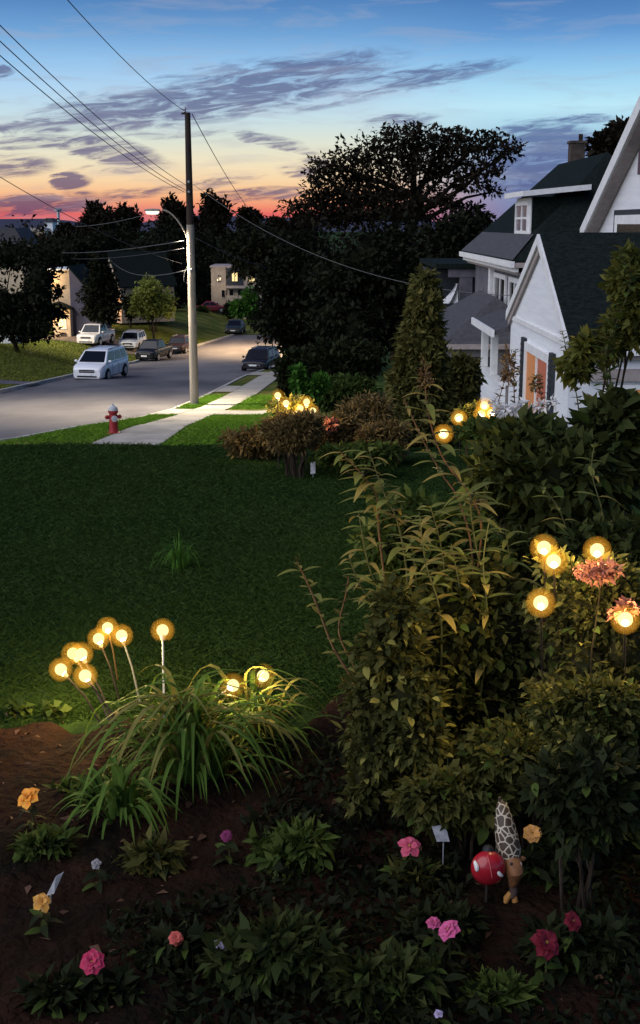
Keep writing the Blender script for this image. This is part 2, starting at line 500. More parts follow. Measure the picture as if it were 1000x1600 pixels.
def build_ground():
    Ys = list(np.arange(-8, 14, .5)) + list(np.arange(14, 60, 1.0)) + list(np.arange(60, 162, 2.0)) + [165, 175, 190, 210, 240, 280, 340, 420, 550, 750, 1100, 1800, 3000, 5000]
    lefts = [-5000, -2000, -900, -400, -200, -120, -70, -45, -30, -22, -16, -12, -9, -7, -5, -4, -3, -2, -1.2, -.6, 0]
    rights = [0, .5, 1, 1.5, 2, 3, 4, 5, 6, 7, 8, 10, 12, 15, 20, 28, 40, 60, 100, 200, 500, 1500, 5000]
    V = []; Fq = []
    nl, nr = len(lefts), len(rights)
    nm = 8
    W = nl + nm + nr
    for Y in Ys:
        l, r = Lx(Y), Rx(Y)
        if Y < 29.5: l, r = -16.0, -5.0
        for q in lefts: V.append((l + q, Y, T(l + q - .001, Y)))
        for k in range(nm):
            X = l + (r - l) * (k + 1) / (nm + 1); V.append((X, Y, T(X, Y)))
        for q in rights: V.append((r + q, Y, T(r + q, Y)))
    for j in range(len(Ys) - 1):
        road = 29.9 <= Ys[j] and Ys[j + 1] <= 134.1
        for i in range(W - 1):
            if road and nl - 1 <= i < nl + nm: continue
            a = j * W + i
            Fq.append((a, a + 1, a + W + 1, a + W))
    me = np_mesh('ground', np.array(V), np.array(Fq), m_lawn)
    me.polygons.foreach_set('use_smooth', [True] * len(Fq))
    me.materials.append(m_litlawn)
    me.polygons.foreach_set('material_index', [1 if Ys[q[0] // W] >= 28 and Ys[q[0] // W] < 170 and V[q[0]][0] < 0 else 0 for q in Fq])
    struct('ground', me)
    # road
    ys = [y for y in Ys if 29.9 <= y <= 134.1]
    V = []; Fq = []; nc = 13
    for Y in ys:
        l, r = Lx(Y), Rx(Y)
        for k in range(nc):
            X = l + (r - l) * k / (nc - 1)
            c = 1 - (2 * k / (nc - 1) - 1) ** 2
            V.append((X, Y, interp(Y, *GL) - .12 + .06 * c))
    for j in range(len(ys) - 1):
        for i in range(nc - 1):
            a = j * nc + i; Fq.append((a, a + 1, a + nc + 1, a + nc))
    me = np_mesh('road', np.array(V), np.array(Fq), m_road)
    me.polygons.foreach_set('use_smooth', [True] * len(Fq))
    struct('road', me)
    # kerbs
    for nm_, fx, sg in (('kerb', Lx, -1), ('kerb', Rx, 1)):
        mb = MB(); V = []
        for Y in ys:
            x = fx(Y); g = interp(Y, *GL)
            V += [(x - sg * .02, Y, g - .2), (x - sg * .0, Y, g + .035), (x + sg * .17, Y, g + .04), (x + sg * .19, Y, g - .2)]
        Fs = []
        for j in range(len(ys) - 1):
            for i in range(3):
                a = j * 4 + i; Fs.append((a, a + 1, a + 5, a + 4))
        mb.add(V, Fs); struct(nm_, mb.mesh(nm_, m_kerb))
    # pavement slabs: separate slabs with joints
    pav = struct('pavement', None) if False else None
    root = link('pavement', None); root['kind'] = 'structure'
    y = 28.5; i = 0
    while y < 112:
        L = 1.55 if y < 60 else 3.2
        y2 = y + L - .03
        mb = MB(); V = []
        for yy in (y, (y + y2) / 2, y2):
            a, b = SWl(yy), SWr(yy)
            dz = .035 + .006 * math.sin(i * 2.3)
            ga, gb = T(a, yy), T(b, yy)
            ga = max(ga, interp(yy, *GL)); 
            V += [(a, yy, ga - .1), (a, yy, ga + dz), (b, yy, gb + dz), (b, yy, gb - .1)]
        Fs = [(0, 1, 2, 3), (8, 11, 10, 9)]
        for j in range(2):
            for k in range(3):
                q = j * 4 + k; Fs.append((q, q + 4, q + 5, q + 1))
        mb.add(V, Fs); mb.obj('paving_slab', m_walk, root)
        y += L; i += 1
    # the paved crossing to the kerb and the walk to the right
    def quad_patch(name, pts, m, dz, parent, n=8):
        a, b, c, d_ = [Vector(p) for p in pts]
        V = []; Fs = []
        for j in range(n + 1):
            p = a.lerp(d_, j / n); q = b.lerp(c, j / n)
            for k in range(n + 1):
                w = p.lerp(q, k / n); V.append((w.x, w.y, T(w.x, w.y) + dz))
        for j in range(n):
            for k in range(n):
                s_ = j * (n + 1) + k; Fs.append((s_, s_ + 1, s_ + n + 2, s_ + n + 1))
        mb = MB(); mb.add(V, Fs); return mb.obj(name, m, parent)
    quad_patch('paving_slab', [(-5.7, 40.3, 0), (SWl(40.3) - .02, 40.3, 0), (SWl(42.9) - .02, 42.9, 0), (-5.35, 43.0, 0)], m_walk, .036, root)
    quad_patch('paving_slab', [(SWr(40.4) + .02, 40.4, 0), (-1.9, 40.2, 0), (-1.7, 42.0, 0), (SWr(42.3) + .02, 42.3, 0)], m_walk, .036, root)
    for (a, b) in ((54.2, 59.5), (72.5, 77.0), (86, 90)):
        quad_patch('paving_slab', [(Rx(a) + .2, a, 0), (SWl(a) - .02, a, 0), (SWl(b) - .02, b, 0), (Rx(b) + .2, b, 0)], m_walk, .036, root)
    # driveways on the left
    m_drive = mat('gravel_drive', (.15, .115, .085), .95, (.24, .18, .13), scale=1.5, bump=.3, bscale=15)
    g = link('driveway', None); g['kind'] = 'structure'
    quad_patch('drive_surface', [(-35, 101, 0), (-15.3, 108.0, 0), (-15.2, 114.5, 0), (-35, 110, 0)], m_drive, .05, g, 14)
    quad_patch('drive_surface', [(-24, 60.5, 0), (-14.6, 61.2, 0), (-14.7, 64.0, 0), (-24, 63.6, 0)], m_road, .03, g, 10)
    # hills at the horizon
    V = []; n = 60
    for i in range(n + 1):
        X = -900 + 2400 * i / n
        h = 14 + 9 * math.sin(i * .31 + 1) + 6 * math.sin(i * .83) + 10 * math.exp(-((X + 430) / 60) ** 2)
        V += [(X, 2000, -8), (X, 2100, CZ - 6 + h), (X, 2600, -8)]
    Fs = []
    for i in range(n):
        for k in range(2):
            a = i * 3 + k; Fs.append((a, a + 3, a + 4, a + 1))
    mb = MB(); mb.add(V, Fs, True); struct('hills', mb.mesh('hills', m_hill))
build_ground()

def gz(px, py, lo=2.0, hi=900.0):
    """ground point under pixel"""
    Y = lo
    prev = None
    while Y < hi:
        p = at(px, py, Y)
        h = p.z - T(p.x, Y)
        if h <= 0: break
        prev = Y; Y *= 1.02
    if prev is None: return at(px, py, Y)
    a, b = prev, Y
    for _ in range(30):
        m_ = (a + b) / 2; p = at(px, py, m_)
        if p.z - T(p.x, m_) > 0: a = m_
        else: b = m_
    p = at(px, py, b)
    return Vector((p.x, p.y, T(p.x, p.y)))

# garden soil: mounded sheet that dips under the lawn outside the bed
def build_soil():
    n = 130; xs = np.linspace(-3.2, 3.6, n); ys = np.linspace(1.2, 9.2, n)
    V = []
    for Y in ys:
        for X in xs:
            edge = interp(X, [-3.5, -1.6, -1.2, -.7, -.2, .3, .6, 1.2, 2.2, 4], [5.5, 5.75, 5.95, 6.15, 6.0, 6.4, 7.5, 9.2, 9.5, 9.5]) + .12 * math.sin(X * 7) + .06 * math.sin(X * 17)
            k = sm((edge - Y) / .35 + .3)
            h = -.08 + .14 * k + .018 * math.sin(X * 23 + Y * 9) * math.sin(Y * 19 - X * 5) * k
            V.append((X, Y, T(X, Y) + h))
    Q = []
    for j in range(n - 1):
        for i in range(n - 1):
            a = j * n + i; Q.append((a, a + 1, a + n + 1, a + n))
    me = np_mesh('garden_bed_ground', np.array(V), np.array(Q), m_soil)
    me.polygons.foreach_set('use_smooth', [True] * len(Q))
    struct('garden_bed_ground', me)
build_soil()

def blades(name, n, region, h, w, m, lean=.5):
    """region(n) -> X, Y arrays"""
    X, Y = region(n)
    Z = np.array([T(x, y) for x, y in zip(X, Y)])
    P = np.stack([X, Y, Z - .005], 1); n = len(P)
    a = NP.rand(n) * 2 * math.pi
    sd = np.stack([np.cos(a), np.sin(a), np.zeros(n)], 1)
    ln = np.stack([NP.normal(size=n), NP.normal(size=n), np.zeros(n)], 1) * lean
    H = (h * (.5 + NP.rand(n)))[:, None]
    w = w * (.7 + .6 * NP.rand(n))[:, None]
    v = np.stack([P - sd * w, P + sd * w, P + ln * H * .3 + np.array([0, 0, 1.]) * H * .6 + sd * w * .6, P + ln * H + np.array([0, 0, 1.]) * H], 1)
    V = v.reshape(-1, 3); Q = np.arange(4 * n).reshape(n, 4)
    o = link(name, np_mesh(name, V, Q, m, np.repeat(NP.rand(n), 4)))
    return o

def reg_lawn(n):
    Y = 5.3 + (14.9 - 5.3) * NP.rand(n) ** .8
    X = (-0.30 + .45 * NP.rand(n)) * Y
    e = np.interp(X, [-3.5, -1.6, -1.2, -.7, -.2, .3, .6, 1.2, 2.2, 4], [5.5, 5.75, 5.95, 6.15, 6.0, 6.4, 7.5, 9.2, 9.5, 9.5])
    k = Y > e - .05
    return X[k], Y[k]
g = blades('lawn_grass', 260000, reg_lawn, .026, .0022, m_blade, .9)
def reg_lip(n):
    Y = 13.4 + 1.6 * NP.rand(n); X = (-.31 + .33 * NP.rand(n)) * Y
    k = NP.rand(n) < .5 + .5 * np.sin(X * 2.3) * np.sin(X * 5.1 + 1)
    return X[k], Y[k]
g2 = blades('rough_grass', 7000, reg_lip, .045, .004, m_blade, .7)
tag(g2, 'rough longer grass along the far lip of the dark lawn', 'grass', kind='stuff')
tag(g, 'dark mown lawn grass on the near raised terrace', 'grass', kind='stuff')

def reg_verge(n):
    Y = 29.5 + 22 * NP.rand(n)
    X = np.empty(n)
    l = np.array([Rx(y) + .2 for y in Y]); a = np.array([SWl(y) for y in Y]); b = np.array([SWr(y) for y in Y])
    left = NP.rand(n) < .35
    X = np.where(left, l + (a - l) * NP.rand(n), b + .03 + 3.2 * NP.rand(n))
    k = ~(((Y > 40.1) & (Y < 43.1)))
    k &= np.where(left, X < a - .03, True) & (a > l)
    return X[k], Y[k]
g = blades('verge_grass', 60000, reg_verge, .07, .010, m_bladelit, .8)
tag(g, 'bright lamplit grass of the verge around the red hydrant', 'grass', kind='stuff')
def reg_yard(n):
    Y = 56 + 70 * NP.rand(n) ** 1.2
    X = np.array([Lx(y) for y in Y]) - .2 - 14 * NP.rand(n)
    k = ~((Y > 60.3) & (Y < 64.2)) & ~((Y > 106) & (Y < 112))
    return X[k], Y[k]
g = blades('yard_grass', 70000, reg_yard, .10, .02, leafmat('yard_blade_lamplit', (.10, .13, .020), (.20, .21, .042), .25), .8)  # blades paler and yellower, the yard light put into their colour
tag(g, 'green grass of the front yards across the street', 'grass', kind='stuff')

# ------------------------------------------------------------------ trees
m_dark = leafmat('dark_leaves', (.008, .010, .006), (.020, .022, .011), .12)
m_dark2 = leafmat('dark_green_leaves', (.009, .014, .006), (.024, .030, .011), .15)
m_sil = leafmat('brown_black_leaves', (.010, .009, .006), (.026, .020, .012), .15)
m_young = leafmat('yellow_green_leaves', (.17, .20, .04), (.38, .40, .09), .35)
m_bright = leafmat('bright_green_leaves', (.035, .10, .014), (.08, .19, .028), .3)
m_deep = leafmat('shadow_olive_leaves', (.024, .034, .009), (.095, .092, .026), .28)  # darker than the outer leaves, the shade between them put into colour
m_bank = leafmat('bank_leaves', (.018, .030, .009), (.060, .072, .022), .25)
m_vine = leafmat('olive_vine_leaves', (.045, .060, .014), (.15, .15, .035), .28)
m_cypr = leafmat('cypress_leaves', (.050, .055, .015), (.17, .15, .045), .25)
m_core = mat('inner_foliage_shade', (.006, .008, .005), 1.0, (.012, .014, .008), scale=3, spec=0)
m_coreolive = mat('inner_olive_shade', (.016, .018, .008), 1.0, (.03, .028, .014), scale=6, spec=0)  # dark olive core colour for the shade inside plants

def tree(label, cx, top, left, right, bottom, Y, m, n=5000, size=.38, dense=True, seedb=10, name='broadleaf_tree', group=None, trunkx=None, depth=.8, split_blobs=None, base=None, cat='tree', shell=.5, tr=None):
    a = at(left, (top + bottom) / 2, Y); b = at(right, (top + bottom) / 2, Y)
    zt = at(cx, top, Y).z; zb = at(cx, bottom, Y).z
    W = (b.x - a.x) / 2; H = (zt - zb) / 2; X0 = (a.x + b.x) / 2; Zc = (zt + zb) / 2
    tx = X0 if trunkx is None else at(trunkx, bottom, Y).x
    g0 = T(tx, Y) if base is None else base
    t = thing(name, label, cat, (tx, Y, g0), 0, group)
    blobs = []
    if split_blobs:
        for (bx, by, rx, ry) in split_blobs:
            p = at(bx, by, Y + rnd.uniform(-1, 1) * W * .25); k = Y / F
            blobs.append((p.x - tx, p.y - Y, p.z - g0, rx * k, (rx + ry) * .5 * k, ry * k))
    else:
        for i in range(seedb):
            w = i * 2.399; rr = math.sqrt((i + .5) / seedb) * .68
            sx = math.cos(w) * rr; sz = math.sin(w) * rr
            blobs.append((X0 - tx + sx * W, rnd.uniform(-.5, .5) * W * depth, Zc - g0 + sz * H, W * rnd.uniform(.32, .48), W * .42 * depth, H * rnd.uniform(.28, .42)))
    mb = MB()
    r0 = tr or max(.12, H * .045)
    cen = Vector((X0 - tx, 0, Zc - g0 - H * .45))
    tube_between(mb, (0, 0, -.3), cen, r0, r0 * .7, 8, .03)
    for bl in blobs:
        tube_between(mb, cen * .85 if rnd.random() < .5 else cen, (bl[0], bl[1], bl[2]), r0 * .5, r0 * .12, 5, .07)
    mb.obj('trunk', m_bark, t)
    cr = foliage('crown', blobs, n, size, m, t, shell=shell, rough=.28)
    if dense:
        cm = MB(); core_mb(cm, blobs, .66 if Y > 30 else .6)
        # dark core put in to block light and shade the crown's inside
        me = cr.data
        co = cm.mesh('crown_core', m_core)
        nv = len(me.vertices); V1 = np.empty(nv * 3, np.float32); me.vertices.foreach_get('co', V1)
        o2 = link('shade_core', co, t)
    return t

# big silhouetted tree on the skyline
blb = [(640, 215, 55, 18), (590, 240, 60, 26), (690, 225, 60, 24), (745, 225, 50, 18), (790, 238, 26, 12), (540, 258, 50, 22), (500, 272, 26, 16), (560, 290, 70, 26),
       (640, 262, 60, 26), (700, 258, 50, 20), (760, 262, 34, 14), (600, 318, 80, 24), (520, 312, 44, 20), (672, 300, 34, 18), (735, 285, 40, 14), (806, 228, 12, 8), (772, 212, 16, 6), (610, 206, 18, 8), (492, 252, 10, 8), (715, 206, 18, 7), (640, 335, 60, 18),
       (700, 318, 22, 12), (480, 330, 26, 14), (645, 200, 18, 8), (458, 325, 22, 14), (500, 306, 34, 18), (520, 338, 60, 16), (560, 335, 60, 20), (770, 300, 18, 9), (730, 326, 26, 10)]
tree('broad old tree silhouetted against the sunset with sky showing through its branches', 640, 195, 480, 815, 345, 95, m_sil, 12000, .38, False, split_blobs=blb, trunkx=620, shell=.15, tr=.5)
# dense dark trees behind the lit flowerbed
tree('black dense tree overhanging the parked car beside the pavement', 470, 352, 388, 560, 572, 74, m_dark, 11000, .36, True, 14, trunkx=470)
tree('dark wide tree in the middle behind the green hedge', 590, 338, 480, 700, 570, 66, m_dark, 9000, .36, True, 14, trunkx=590)
tree('dark tree just left of the house with the dormer', 725, 320, 640, 800, 500, 60, m_dark, 8000, .34, True, 12, trunkx=715)
tree('dark tree filling the gap between pole and big silhouetted tree', 400, 345, 345, 480, 440, 125, m_dark, 6000, .5, True, 10)
tree('tree top standing behind the white gable at the top right', 975, 186, 918, 1060, 300, 62, m_sil, 7000, .36, True, 10, shell=.35)
# woods filling the distance
wb = []
for i in range(60):
    X = -150 + 300 * i / 59
    wb.append((X, 255 + 14 * math.sin(i * 1.9), -1.2 + rnd.uniform(-1, .5), 5.5, 5, 7.5 + rnd.uniform(-1.2, 1.0)))
g = foliage('distant_woods', wb, 15000, 1.1, m_sil, None, shell=.5)
tag(g, 'far dark woods stretching along the skyline behind the trees', 'woods', kind='stuff')
# skyline trees on the left
lab = ['low rounded tree at the far left of the skyline', 'skyline tree above the grey gabled house', 'twin-topped skyline tree left of the street lamp',
       'skyline tree right under the street lamp head', 'tall skyline tree just right of the utility pole', 'small ragged skyline tree between pole and big tree',
       'spindly skyline tree right of the small ragged one', 'low skyline tree touching the left of the big silhouetted tree', 'skyline tree directly behind the utility pole',
       'low dark tree on the skyline left of the grey hill']
spec = [(35, 352, -30, 95, 420, 230), (150, 312, 118, 182, 380, 205), (190, 316, 168, 222, 380, 210), (268, 304, 242, 300, 380, 195), (332, 296, 306, 360, 390, 190),
        (388, 322, 366, 408, 370, 200), (428, 336, 408, 450, 380, 215), (466, 332, 444, 496, 380, 205), (300, 335, 280, 322, 390, 200), (105, 347, 78, 135, 390, 225)]
for l_, (cx, tp, a, b, bt, Y) in zip(lab, spec):
    tree(l_, cx, tp, a, b, bt, Y, m_sil, 1900, .75, True, 9, group='trees along the skyline', shell=.3)
# dark row behind the houses
lab = ['dark tree mass behind the left edge tree', 'dark tree behind the grey gable wall', 'dark tree behind the beige gable', 'dark tree behind the young yellow-green tree',
       'dark tree left of the apartment block', 'dark tree above the apartment block', 'dark tree behind the pickup truck driveway']
spec = [(40, 372, -60, 130, 500, 150), (110, 350, 60, 190, 500, 158), (190, 345, 130, 250, 500, 162), (260, 342, 205, 320, 500, 166), (318, 345, 275, 365, 500, 180),
        (385, 350, 325, 450, 470, 188), (235, 360, 180, 300, 505, 150)]
for l_, (cx, tp, a, b, bt, Y) in zip(lab, spec):
    tree(l_, cx, tp, a, b, bt, Y, m_dark, 5200, .55, True, 16, group='dark trees behind the houses')
# near-left dark tree with gaps
blb = [(0, 478, 46, 28), (62, 440, 26, 36), (72, 488, 22, 20), (30, 505, 56, 24), (20, 400, 60, 26), (70, 402, 30, 22), (-50, 460, 50, 80), (50, 522, 40, 12), (94, 490, 12, 9), (100, 403, 14, 18), (92, 456, 8, 10), (45, 470, 30, 20), (8, 500, 30, 30)]
tree('dark low-branched tree at the left edge with a lit house behind it', 30, 375, -110, 128, 545, 84, m_dark, 9000, .34, True, split_blobs=blb, trunkx=30, shell=.25, tr=.16)
tree('dark ragged evergreen between the grey gable and the beige gable', 158, 395, 130, 186, 505, 108, m_dark, 5200, .38, False, split_blobs=[(158, 415, 14, 22), (160, 440, 24, 18), (156, 462, 32, 14), (166, 478, 26, 12), (150, 488, 20, 10), (165, 496, 18, 8), (176, 455, 14, 8)], trunkx=160, name='evergreen_tree', shell=.1, tr=.14)
tree('young yellow-green tree on the lawn behind the dark pickup', 235, 433, 202, 272, 500, 118, m_young, 2600, .36, False, split_blobs=[(235, 448, 17, 14), (222, 465, 20, 15), (252, 470, 19, 18), (236, 482, 22, 13), (214, 484, 12, 9), (262, 486, 11, 11)], trunkx=240, name='young_tree', shell=.15, tr=.13)
# garden column
p = gz(645, 690, 8)

def shrub(name, label, cx, cy, rx, ry, Y, m, n, size, group=None, cat='shrub', blobs=None, core=True, leafn=0, leafmesh=None, leafs=1.0, base=None, aspect=.5, coremat=None, grav=0., depth=1.0, stems=5, kshell=.45, rough=.25, core_k=.6):
    c = at(cx, cy, Y); k = Y / F
    g0 = T(c.x, Y) if base is None else base
    t = thing(name, label, cat, (c.x, Y, g0), 0, group)
    bl = []
    if blobs is None:
        blobs = []
        q = 7
        for i in range(q):
            w = i * 2.399; rr = math.sqrt((i + .5) / q) * .6
            blobs.append((cx + math.cos(w) * rr * rx, cy + math.sin(w) * rr * ry, rx * .5, ry * .5))
    for (bx, by, ax, ay) in blobs:
        yy = Y + rnd.uniform(-.4, .4) * rx * k * depth
        p = at(bx, by, yy); bl.append((p.x - c.x, yy - Y, max(p.z - g0, ay * k * .5), ax * k, (ax + ay) * .5 * k * depth, ay * k))
    mb = MB()
    sr = .004 if cat != 'flowers' else .0016
    for b in bl[:(1 if cat == 'flowers' else max(stems, 1))]:
        tube_between(mb, (b[0] * .3, 0, -.03), (b[0], b[1], b[2]), sr * Y ** .5, sr * .5 * Y ** .5, 5, .05)
    mb.obj('stem', m_bark, t)
    fo = foliage('foliage', bl, n, size, m, t, shell=kshell, rough=rough, aspect=aspect, floor=.01, kind='stuff', grav=grav)
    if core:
        cm = MB(); core_mb(cm, bl, core_k); o = cm.obj('shade_core', coremat or m_core, t)  # dark core stands for the shade inside the bush
    if leafn:
        P, dd = blob_points(bl, leafn, .85, rough)
        for i in range(leafn):
            if P[i][2] < .02: continue
            if dd[i][1] > .5: continue
            dvec = Vector(dd[i]) * .8 + Vector((rnd.uniform(-.7, .7), rnd.uniform(-.8, .3), rnd.uniform(-.6, .5) - grav))
            lo = link('leaf', rnd.choice(leafmesh), t)
            place_leaf(lo, Vector(P[i]), dvec, leafs * rnd.uniform(.6, 1.25))
    return t

def place_leaf(o, p, d, s, roll=None):
    q = d.normalized().to_track_quat('Y', 'Z')
    mtx = Matrix.Translation(p) @ q.to_matrix().to_4x4() @ Matrix.Rotation(rnd.uniform(-.6, .6) if roll is None else roll, 4, 'Y') @ Matrix.Diagonal((s, s, s, 1))
    o.matrix_local = mtx

def leaf_mesh(name, L, W, m, curl=.3, fold=.25, n=5, wav=0.0, tip=1.0, widest=.4):
    """pointed leaf along +Y with a folded midrib"""
    V = []; Fs = []
    for i in range(n + 1):
        t = i / n
        w = W * .5 * (math.sin(math.pi * min(1, t ** (math.log(.5) / math.log(widest)))) ** .8) if 0 < t < 1 else W * .03
        z = -curl * L * t * t + .12 * L * t; y = L * (t - .12 * curl * t * t)
        zz = z + fold * w + wav * math.sin(t * 14) * W
        V += [(-w, y, zz), (0, y, z), (w, y, zz - wav * math.sin(t * 9) * W * .5)]
    for i in range(n):
        a = i * 3
        Fs += [(a, a + 1, a + 4, a + 3), (a + 1, a + 2, a + 5, a + 4)]
    me = np_mesh(name, np.array(V), np.array(Fs), m, np.full(len(V), .5))
    me.polygons.foreach_set('use_smooth', [True] * len(Fs))
    return me

# ------------------------------------------------------------------ houses
def hip_roof(mb, x0, x1, y0, y1, ze, zr, ya, yb, xr, th=.14):
    """ridge along Y at x = xr from ya to yb"""
    A, B, C, D = (x0, y0, ze), (x1, y0, ze), (x1, y1, ze), (x0, y1, ze)
    Rn, Rf = (xr, ya, zr), (xr, yb, zr)
    a, b, c, d_ = [(p[0], p[1], p[2] - th) for p in (A, B, C, D)]
    mb.add([A, B, C, D, Rn, Rf, a, b, c, d_], [(0, 1, 4), (1, 2, 5, 4), (2, 3, 5), (3, 0, 4, 5), (9, 8, 7, 6), (0, 6, 7, 1), (1, 7, 8, 2), (2, 8, 9, 3), (3, 9, 6, 0)])

def window_X(parent, X, y0, y1, z0, z1, glass, nv=1, nh=0, fr=.09, mfr=None, sill=True):
    """window in a wall facing -X: frame, panes, glazing bars"""
    mfr = mfr or m_trim
    f = MB()
    f.box(X - .06, X, y0, y0 + fr, z0, z1).box(X - .06, X, y1 - fr, y1, z0, z1)
    f.box(X - .06, X, y0 + fr, y1 - fr, z1 - fr, z1).box(X - .06, X, y0 + fr, y1 - fr, z0, z0 + fr)
    w = f.obj('window', mfr, parent)
    cell = (y1 - y0 - 2 * fr) / (nv + 1)
    for i in range(1, nv + 1):
        yy = y0 + fr + cell * i
        MB().box(X - .05, X, yy - .045, yy + .045, z0 + fr, z1 - fr).obj('mullion', mfr, w)
    for i in range(1, nh + 1):
        zz = z0 + (z1 - z0) * i / (nh + 1)
        MB().box(X - .045, X, y0 + fr, y1 - fr, zz - .03, zz + .03).obj('glazing_bar', mfr, w)
    gl = glass if isinstance(glass, list) else [glass] * (nv + 1)
    for i in range(nv + 1):
        a = y0 + fr + cell * i
        MB().box(X - .022, X - .004, a, a + cell, z0 + fr, z1 - fr).obj('pane', gl[i], w)
    if sill: MB().box(X - .13, X - .062, y0 - .05, y1 + .05, z0 - .06, z0 + .02).obj('sill', mfr, w)
    return w

def window_Y(parent, Y, x0, x1, z0, z1, glass, nv=1, nh=0, fr=.09, mfr=None):
    mfr = mfr or m_trim
    f = MB()
    f.box(x0, x0 + fr, Y - .06, Y, z0, z1).box(x1 - fr, x1, Y - .06, Y, z0, z1)
    f.box(x0 + fr, x1 - fr, Y - .06, Y, z1 - fr, z1).box(x0 + fr, x1 - fr, Y - .06, Y, z0, z0 + fr)
    w = f.obj('window', mfr, parent)
    cell = (x1 - x0 - 2 * fr) / (nv + 1)
    for i in range(1, nv + 1):
        xx = x0 + fr + cell * i
        MB().box(xx - .04, xx + .04, Y - .05, Y, z0 + fr, z1 - fr).obj('mullion', mfr, w)
    for i in range(1, nh + 1):
        zz = z0 + (z1 - z0) * i / (nh + 1)
        MB().box(x0 + fr, x1 - fr, Y - .045, Y, zz - .03, zz + .03).obj('glazing_bar', mfr, w)
    MB().box(x0 + fr, x1 - fr, Y - .022, Y - .004, z0 + fr, z1 - fr).obj('pane', glass, w)
    return w

# cottage: white gable facing the street (-X)
def cottage():
    t = thing('cottage', 'white gabled cottage with black-shuttered lit window behind the garden plants', 'house', (4.2, 20.2, 1.3))
    o = Vector((4.2, 20.2, 1.3))
    X, y0, y1, yr, ze, zr = 4.14, 20.2, 26.6, 23.2, 4.02, 5.62
    def P(mb, name, m): ob = mb.obj(name, m, t); ob.location = -o; return ob
    P(MB().prism([(X, y0, .6), (X, y1, .6), (X, y1, ze), (X, yr, zr), (X, y0, ze)], (9, 0, 0)), 'wall', m_white)
    sl = (zr - ze) / (yr - y0)
    # roof slabs with overhang
    def slab(ya, za, yb, zb, x0, x1, th, m, name):
        P(MB().prism([(x0, ya, za), (x0, yb, zb), (x0, yb, zb + th), (x0, ya, za + th)], (x1 - x0, 0, 0)), name, m)
    slab(y0 - .12, ze - .12 * sl + .03, yr, zr + .03, X - .05, X + 9.3, .10, m_roof, 'roof')
    slab(y1 + .12, ze - .12 * (zr - ze) / (y1 - yr) + .03, yr, zr + .03, X - .05, X + 9.3, .10, m_roof, 'roof')
    # rake boards
    slab(y0 - .13, ze - .13 * sl - .09, yr, zr - .09, X - .10, X - .055, .19, m_trim, 'rake_board')
    slab(y1 + .13, ze - .13 * (zr - ze) / (y1 - yr) - .09, yr, zr - .09, X - .10, X - .055, .19, m_trim, 'rake_board')
    slab(y1 + .05, ze - .05 * (zr - ze) / (y1 - yr) - .24, yr, zr - .24, X - .06, X - .004, .14, m_shade, 'soffit')
    slab(y0 - .05, ze - .05 * sl - .20, yr, zr - .20, X - .05, X - .004, .10, m_shade, 'soffit')
    # belt board under the gable triangle
    P(MB().box(X - .03, X - .002, y0 + .02, y1 - .02, ze - .12, ze - .02), 'belt_board', m_trim)
    # gutter and front eave
    P(MB().box(X + .1, X + 9.2, y0 - .22, y0 - .13, ze - .22, ze - .08), 'gutter', m_trim)
    P(MB().box(X + .05, X + 9, y0 - .12, y0 - .01, ze - .30, ze - .24), 'soffit', m_shade)
    # window with shutters in the gable wall
    w = window_X(t, X - .001, 21.75, 24.4, 1.95, 3.62, [m_curtain2, m_curtain], 1, 0, .16); w.location = -o
    for a in (21.38, 24.45):
        sh = P(MB().box(X - .07, X - .002, a, a + .33, 1.9, 3.68), 'shutter', m_shutter)
        for k in range(14):
            MB().box(X - .085, X - .0705, a + .05, a + .28, 1.98 + k * .118, 2.04 + k * .118).obj('louvre', m_shutter, sh)
    # window on the front wall, warm light, partly behind the vine
    w = window_Y(t, y0 - .002, 4.75, 5.7, 2.3, 3.3, m_curtain, 1, 0, .08); w.location = -o
    P(MB().box(4.45, 6.9, y0 - .1, y0 - .02, 3.36, 3.56), 'awning_board', m_shade)
    # side porch at the back, open, with half wall and posts
    P(MB().box(3.98, 4.08, 26.65, 30.0, .5, 2.45), 'porch_half_wall', m_white)
    P(MB().box(3.93, 4.13, 26.65, 30.05, 2.452, 2.50), 'porch_cap_rail', m_trim)
    for yy in (28.2, 29.85):
        P(MB().box(3.95, 4.1, yy - .1, yy + .1, 2.51, 3.52), 'porch_post', m_trim)
    P(MB().box(5.9, 6.0, 26.65, 30.1, .6, 3.6), 'porch_back_wall', m_glassmid)
    P(MB().prism([(3.8, 26.7, 3.53), (6.2, 26.7, 4.3), (6.2, 26.7, 4.4), (3.8, 26.7, 3.63)], (0, 3.6, 0)), 'porch_roof', m_roofgrey)
    P(MB().box(3.74, 3.795, 26.65, 30.35, 3.5, 3.66), 'porch_fascia', m_trim)
cottage()

